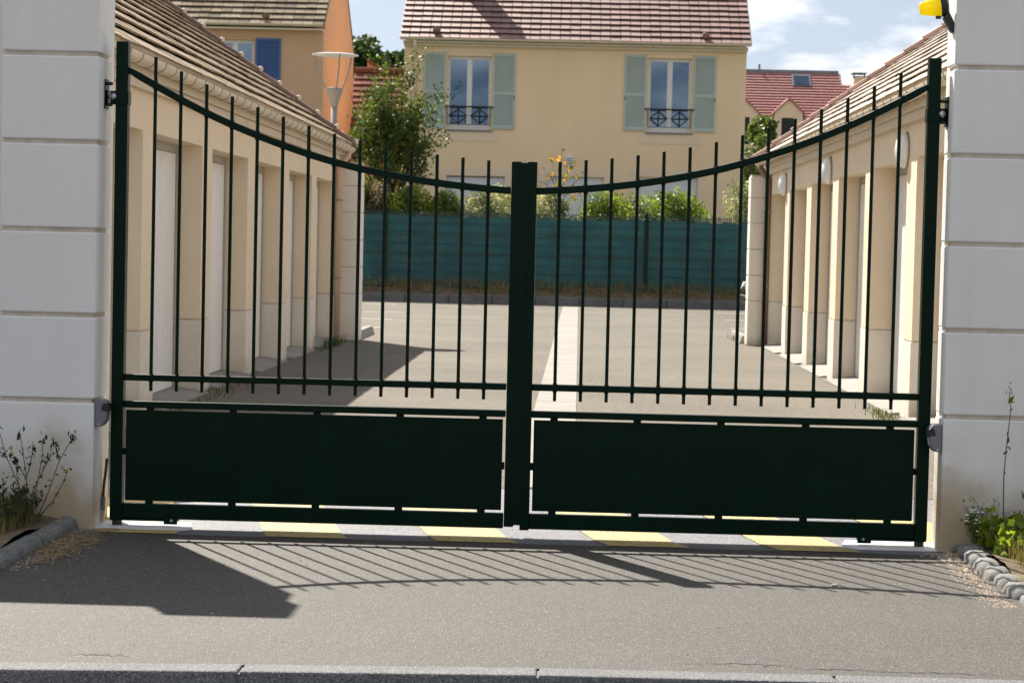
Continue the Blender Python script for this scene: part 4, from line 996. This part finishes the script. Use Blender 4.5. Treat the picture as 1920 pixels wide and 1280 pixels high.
# straw and grit on the asphalt by the edgings
def flat_bits(n, fx, l, w):
    p = np.array([fx() for _ in range(n)]); a = rng.uniform(0, 6.28, n); ll = l*rng.uniform(.3, 1.3, n)
    d = np.stack([np.cos(a), np.sin(a), rng.normal(0, .08, n)], 1)*ll[:, None]; t = np.stack([-np.sin(a), np.cos(a), np.zeros(n)], 1)*w
    return np.stack([p-d-t, p+d-t, p+d+t, p-d+t], 1), rng.uniform(0, 1, n)
V, t = flat_bits(420, lambda: (-1.96+random.gauss(0, .05)+.05, U(-1.35, -.25), .004+random.random()*.006), .03, .0013)
V2, t2 = flat_bits(260, lambda: (-1.93+random.gauss(0, .06), -.85+random.gauss(0, .18), .004+random.random()*.008), .045, .0014)
V3, t3 = flat_bits(200, lambda: (-1.25+random.gauss(0, .2), -3.50+random.gauss(0, .02), -.05), .03, .0016)
quads('straw_litter', np.concatenate([V, V2, V3]), np.concatenate([t, t2, t3]), M['straw'])['kind'] = 'stuff'
def pebbles(name, n, fx, r, m):
    mb = MB()
    for k in range(n):
        x, y, z = fx(); q = r*U(.4, 1.4); a = [Vector((random.gauss(0, 1), random.gauss(0, 1), random.gauss(0, .6))).normalized()*q for _ in range(6)]
        mb.add([(x+q*U(.7, 1.2), y, z), (x, y+q*U(.7, 1.2), z), (x-q*U(.7, 1.2), y, z), (x, y-q*U(.7, 1.2), z), (x+U(-.3, .3)*q, y, z+q*U(.5, .9))], [(0,1,4),(1,2,4),(2,3,4),(3,0,4)])
    o = obj(name, mb, m); o['kind'] = 'stuff'; return o
pebbles('grit', 950, lambda: (1.975-abs(random.gauss(0, .05)), U(-1.75, -.28), 0), .0055, M['pebble'])
pebbles('grit', 40, lambda: (1.95+random.gauss(0, .03), U(-1.2, -.35), 0), .016, M['pebble'])
pebbles('grit', 300, lambda: (-1.98+random.gauss(0, .04), U(-1.5, -.25), 0), .004, M['pebble'])
pebbles('grit', 90, lambda: (U(-1.8, 1.9), U(-3.1, -.3), 0), .0045, M['dark_kerb'])
pebbles('grit', 60, lambda: (U(-1.8, 1.9), U(-3.1, -.3), 0), .004, M['pebble'])
st = obj('pebble', MB().lathe([(.009, 0), (.015, .004), (.011, .009), (.003, .011)], (1.325, -1.33, 0), 8, 'z', .6), M['white_line'], None, smooth=True, loc=(1.325, -1.33, 0))
tag(st, 'pale pebble lying on the barred shadow of the gate', 'pebble')
wi = obj('wire_scrap', MB().tube([(-1.93, -.30, .006), (-1.90, -.26, .008), (-1.84, -.235, .006), (-1.80, -.27, .008), (-1.83, -.315, .006), (-1.89, -.33, .007), (-1.93, -.305, .006)], .0022, 5).tube([(-1.91, -.29, .007), (-1.82, -.28, .009)], .002, 5), M['straw'], None, loc=(-1.87, -.28, .005))
tag(wi, 'thin loop of dry stalk lying on the shaded asphalt', 'stalk')
# ------------------------------------------------------------------ weeds
def stem_weed(label, base, stems, m, bud=.018, leaf=.03, flower=None, nl=10, name='weed', r=.0028, group=None):
    """each stem: list of points; leaves along it, buds at its head."""
    t = thing(name, label, 'weed', base, group); sm = MB(); cen = []; buds = []
    for pts in stems:
        P_ = [Vector(p)+Vector(base) for p in pts]
        sm.tube([tuple(p) for p in P_], r, 5, r*.5)
        for k in range(nl):
            q = random.random()*(len(P_)-1); i = int(q); p = P_[i].lerp(P_[i+1], q-i); cen.append(np.array(p)+rng.normal(size=3)*.008)
        for k in range(5): buds.append(np.array(P_[-1])+rng.normal(size=3)*np.array([.011, .008, .016]))
    obj('stems', sm, M['stem'], t)
    cen = np.array(cen)
    quads('leaves', np.concatenate([leaf_quads(cen, leaf, 2.6, .6), leaf_quads(np.array(buds), bud*1.6, 2.2, 1.5)]), np.concatenate([rng.uniform(0, 1, len(cen)), rng.uniform(0, .6, len(buds))]), m, t)
    if flower:
        mb = MB()
        for b_ in random.sample(buds, min(flower[1], len(buds))):
            mb.lathe([(.002, -.004), (.009, .0), (.007, .005), (.001, .006)], tuple(b_), 7)
        obj('flower', mb, flower[0], t)['kind'] = 'stuff'
    return t
M['yellow_flower'] = mat('yellow_flower', (.62, .34, .02), .7, .1)
M['red_leaf'] = mat('red_leaf', (.55, .10, .03), .6, .1)
def fan(n, h, w, y=.05):
    out_ = []
    for k in range(n):
        a = U(-1, 1); hh = h*U(.55, 1); out_.append([(a*w*.12, U(-y, y), 0), (a*w*.35, U(-y, y), hh*.4), (a*w*.7+U(-.02, .02), U(-y, y), hh*.75), (a*w+U(-.02, .02), U(-y, y), hh)])
    return out_
big = [[(0,0,0),(-.03,0,.14),(-.09,-.01,.28),(-.13,0,.40),(-.145,0,.47)], [(0,0,0),(0,0,.18),(-.02,.01,.30),(-.03,.0,.375)], [(.02,0,0),(.05,0,.16),(.07,0,.28),(.075,0,.37)],
       [(.05,0,0),(.10,0,.12),(.15,0,.27),(.20,0,.36),(.215,0,.385)], [(.05,0,0),(.12,0,.08),(.17,0,.17),(.19,0,.235)], [(-.09,-.01,.28),(-.14,0,.315),(-.155,0,.335)], [(0,0,.18),(-.05,0,.26),(-.07,0,.30)],
       [(.02,0,.1),(.06,.02,.2),(.10,.0,.27),(.11,0,.30)], [(.15,0,.27),(.14,0,.31),(.13,0,.345)], [(.0,.02,.2),(.02,.02,.29),(.02,.02,.33)], [(-.03,.02,.1),(-.05,.02,.2),(-.055,.02,.25)]]
stem_weed('tall branching weed with a few yellow buds in front of the shaded pillar', (-2.23, -.30, .05), big, M['leaf_dull'], flower=(M['yellow_flower'], 5), nl=12, leaf=.026)
stem_weed('leaning dull weed cut off by the picture edge, beside the branching weed', (-2.36, -.32, .05), [[(0,0,0),(-.02,0,.12),(-.06,0,.25),(-.075,0,.33)], [(0,0,0),(.03,0,.1),(.03,0,.18)], [(-.06,0,.25),(-.10,0,.23)]], M['leaf_dull'], nl=8, leaf=.024)
stem_weed('low dark leafy weed at the foot of the branching weed', (-2.25, -.45, .05), fan(16, .17, .12, .08), M['leaf_dull'], nl=14, leaf=.03)
stem_weed('low dark leafy weed behind the concrete edging in shade', (-2.31, -.75, .05), fan(14, .13, .13, .1), M['leaf_dull'], nl=14, leaf=.03)
tall = [[(0,0,0),(-.012,0,.15),(-.016,0,.32),(-.004,0,.5),(.006,0,.62),(-.004,0,.70)]]
tw = stem_weed('single tall thin weed stem with sparse leaves against the beacon pillar', (2.225, -.24, .04), tall, M['leaf_weed'], nl=9, leaf=.045, bud=.012, r=.0033)
stem_weed('white flowered weed at the start of the cobble edging', (2.10, -.22, .04), fan(12, .15, .07, .05), M['leaf_weed'], flower=(M['petal'], 22), nl=8, leaf=.026)
stem_weed('thin reddish weed stems by the beacon pillar foot', (2.16, -.20, .04), fan(9, .25, .13, .04), M['leaf_weed'], nl=1, leaf=.014, r=.0016, bud=.008)
stem_weed('green upright weed at the picture edge by the beacon pillar', (2.33, -.30, .04), fan(8, .25, .06, .05), M['leaf_weed'], nl=14, leaf=.035)
def broad(label, c, r, n, leaf, flower=0):
    t = thing('ground_weed', label, 'weed', (c[0], c[1], .04), 'broad leaved weeds in the sunny bed')
    P_ = blob_points(n, (c[0], c[1], .10), (r, r, .105), .3, .3); P_[:, 2] = np.abs(P_[:, 2]-.05)+.05
    quads('leaves', leaf_quads(P_, leaf, 1.15, .2), rng.uniform(0, 1, n), M['leaf_weed'], t)
    sm = MB()
    for k in range(10): sm.tube([(c[0], c[1], .03), (c[0]+U(-.7, .7)*r, c[1]+U(-.7, .7)*r, .1)], .002, 4)
    obj('stems', sm, M['stem'], t)
    if flower:
        mb = MB()
        for k in range(flower): mb.lathe([(.002, 0), (.012, .004), (.001, .007)], (c[0]+U(-.8, .8)*r, c[1]+U(-.8, .8)*r, U(.08, .15)), 7)
        obj('flower', mb, M['petal'], t)['kind'] = 'stuff'
broad('bright broad leaved weed below the tall thin stem', (2.25, -.40), .15, 420, .055)
broad('bright broad leaved weed behind the second and third cobbles', (2.22, -.60), .11, 240, .045, 3)
broad('bright broad leaved weed at the picture edge with white flowers', (2.33, -.62), .14, 340, .055, 6)
broad('small bright weed close to the white flowered weed', (2.17, -.31), .07, 120, .035)
broad('bright weed by the lower cobbles at the picture edge', (2.27, -1.0), .11, 180, .04, 2)
rl = obj('fallen_leaf', MB().add([(2.115, -.26, .075), (2.135, -.275, .08), (2.16, -.26, .075), (2.135, -.25, .09)], [(0, 1, 2, 3)]), M['red_leaf'], None, loc=(2.13, -.26, .07))
tag(rl, 'small red leaf caught among the white flowered weed', 'leaf')
so_ = obj('rubble_stone', MB().prism([(1.985, .0), (2.03, .0), (2.04, .018), (2.03, .032), (2.0, .028)], -.235, -.19), M['edging'], None, .006, loc=(2.0, -.2, 0))
tag(so_, 'broken grey stone lying between the beacon pillar and the first cobble', 'stone')
print('objects', len(bpy.data.objects))
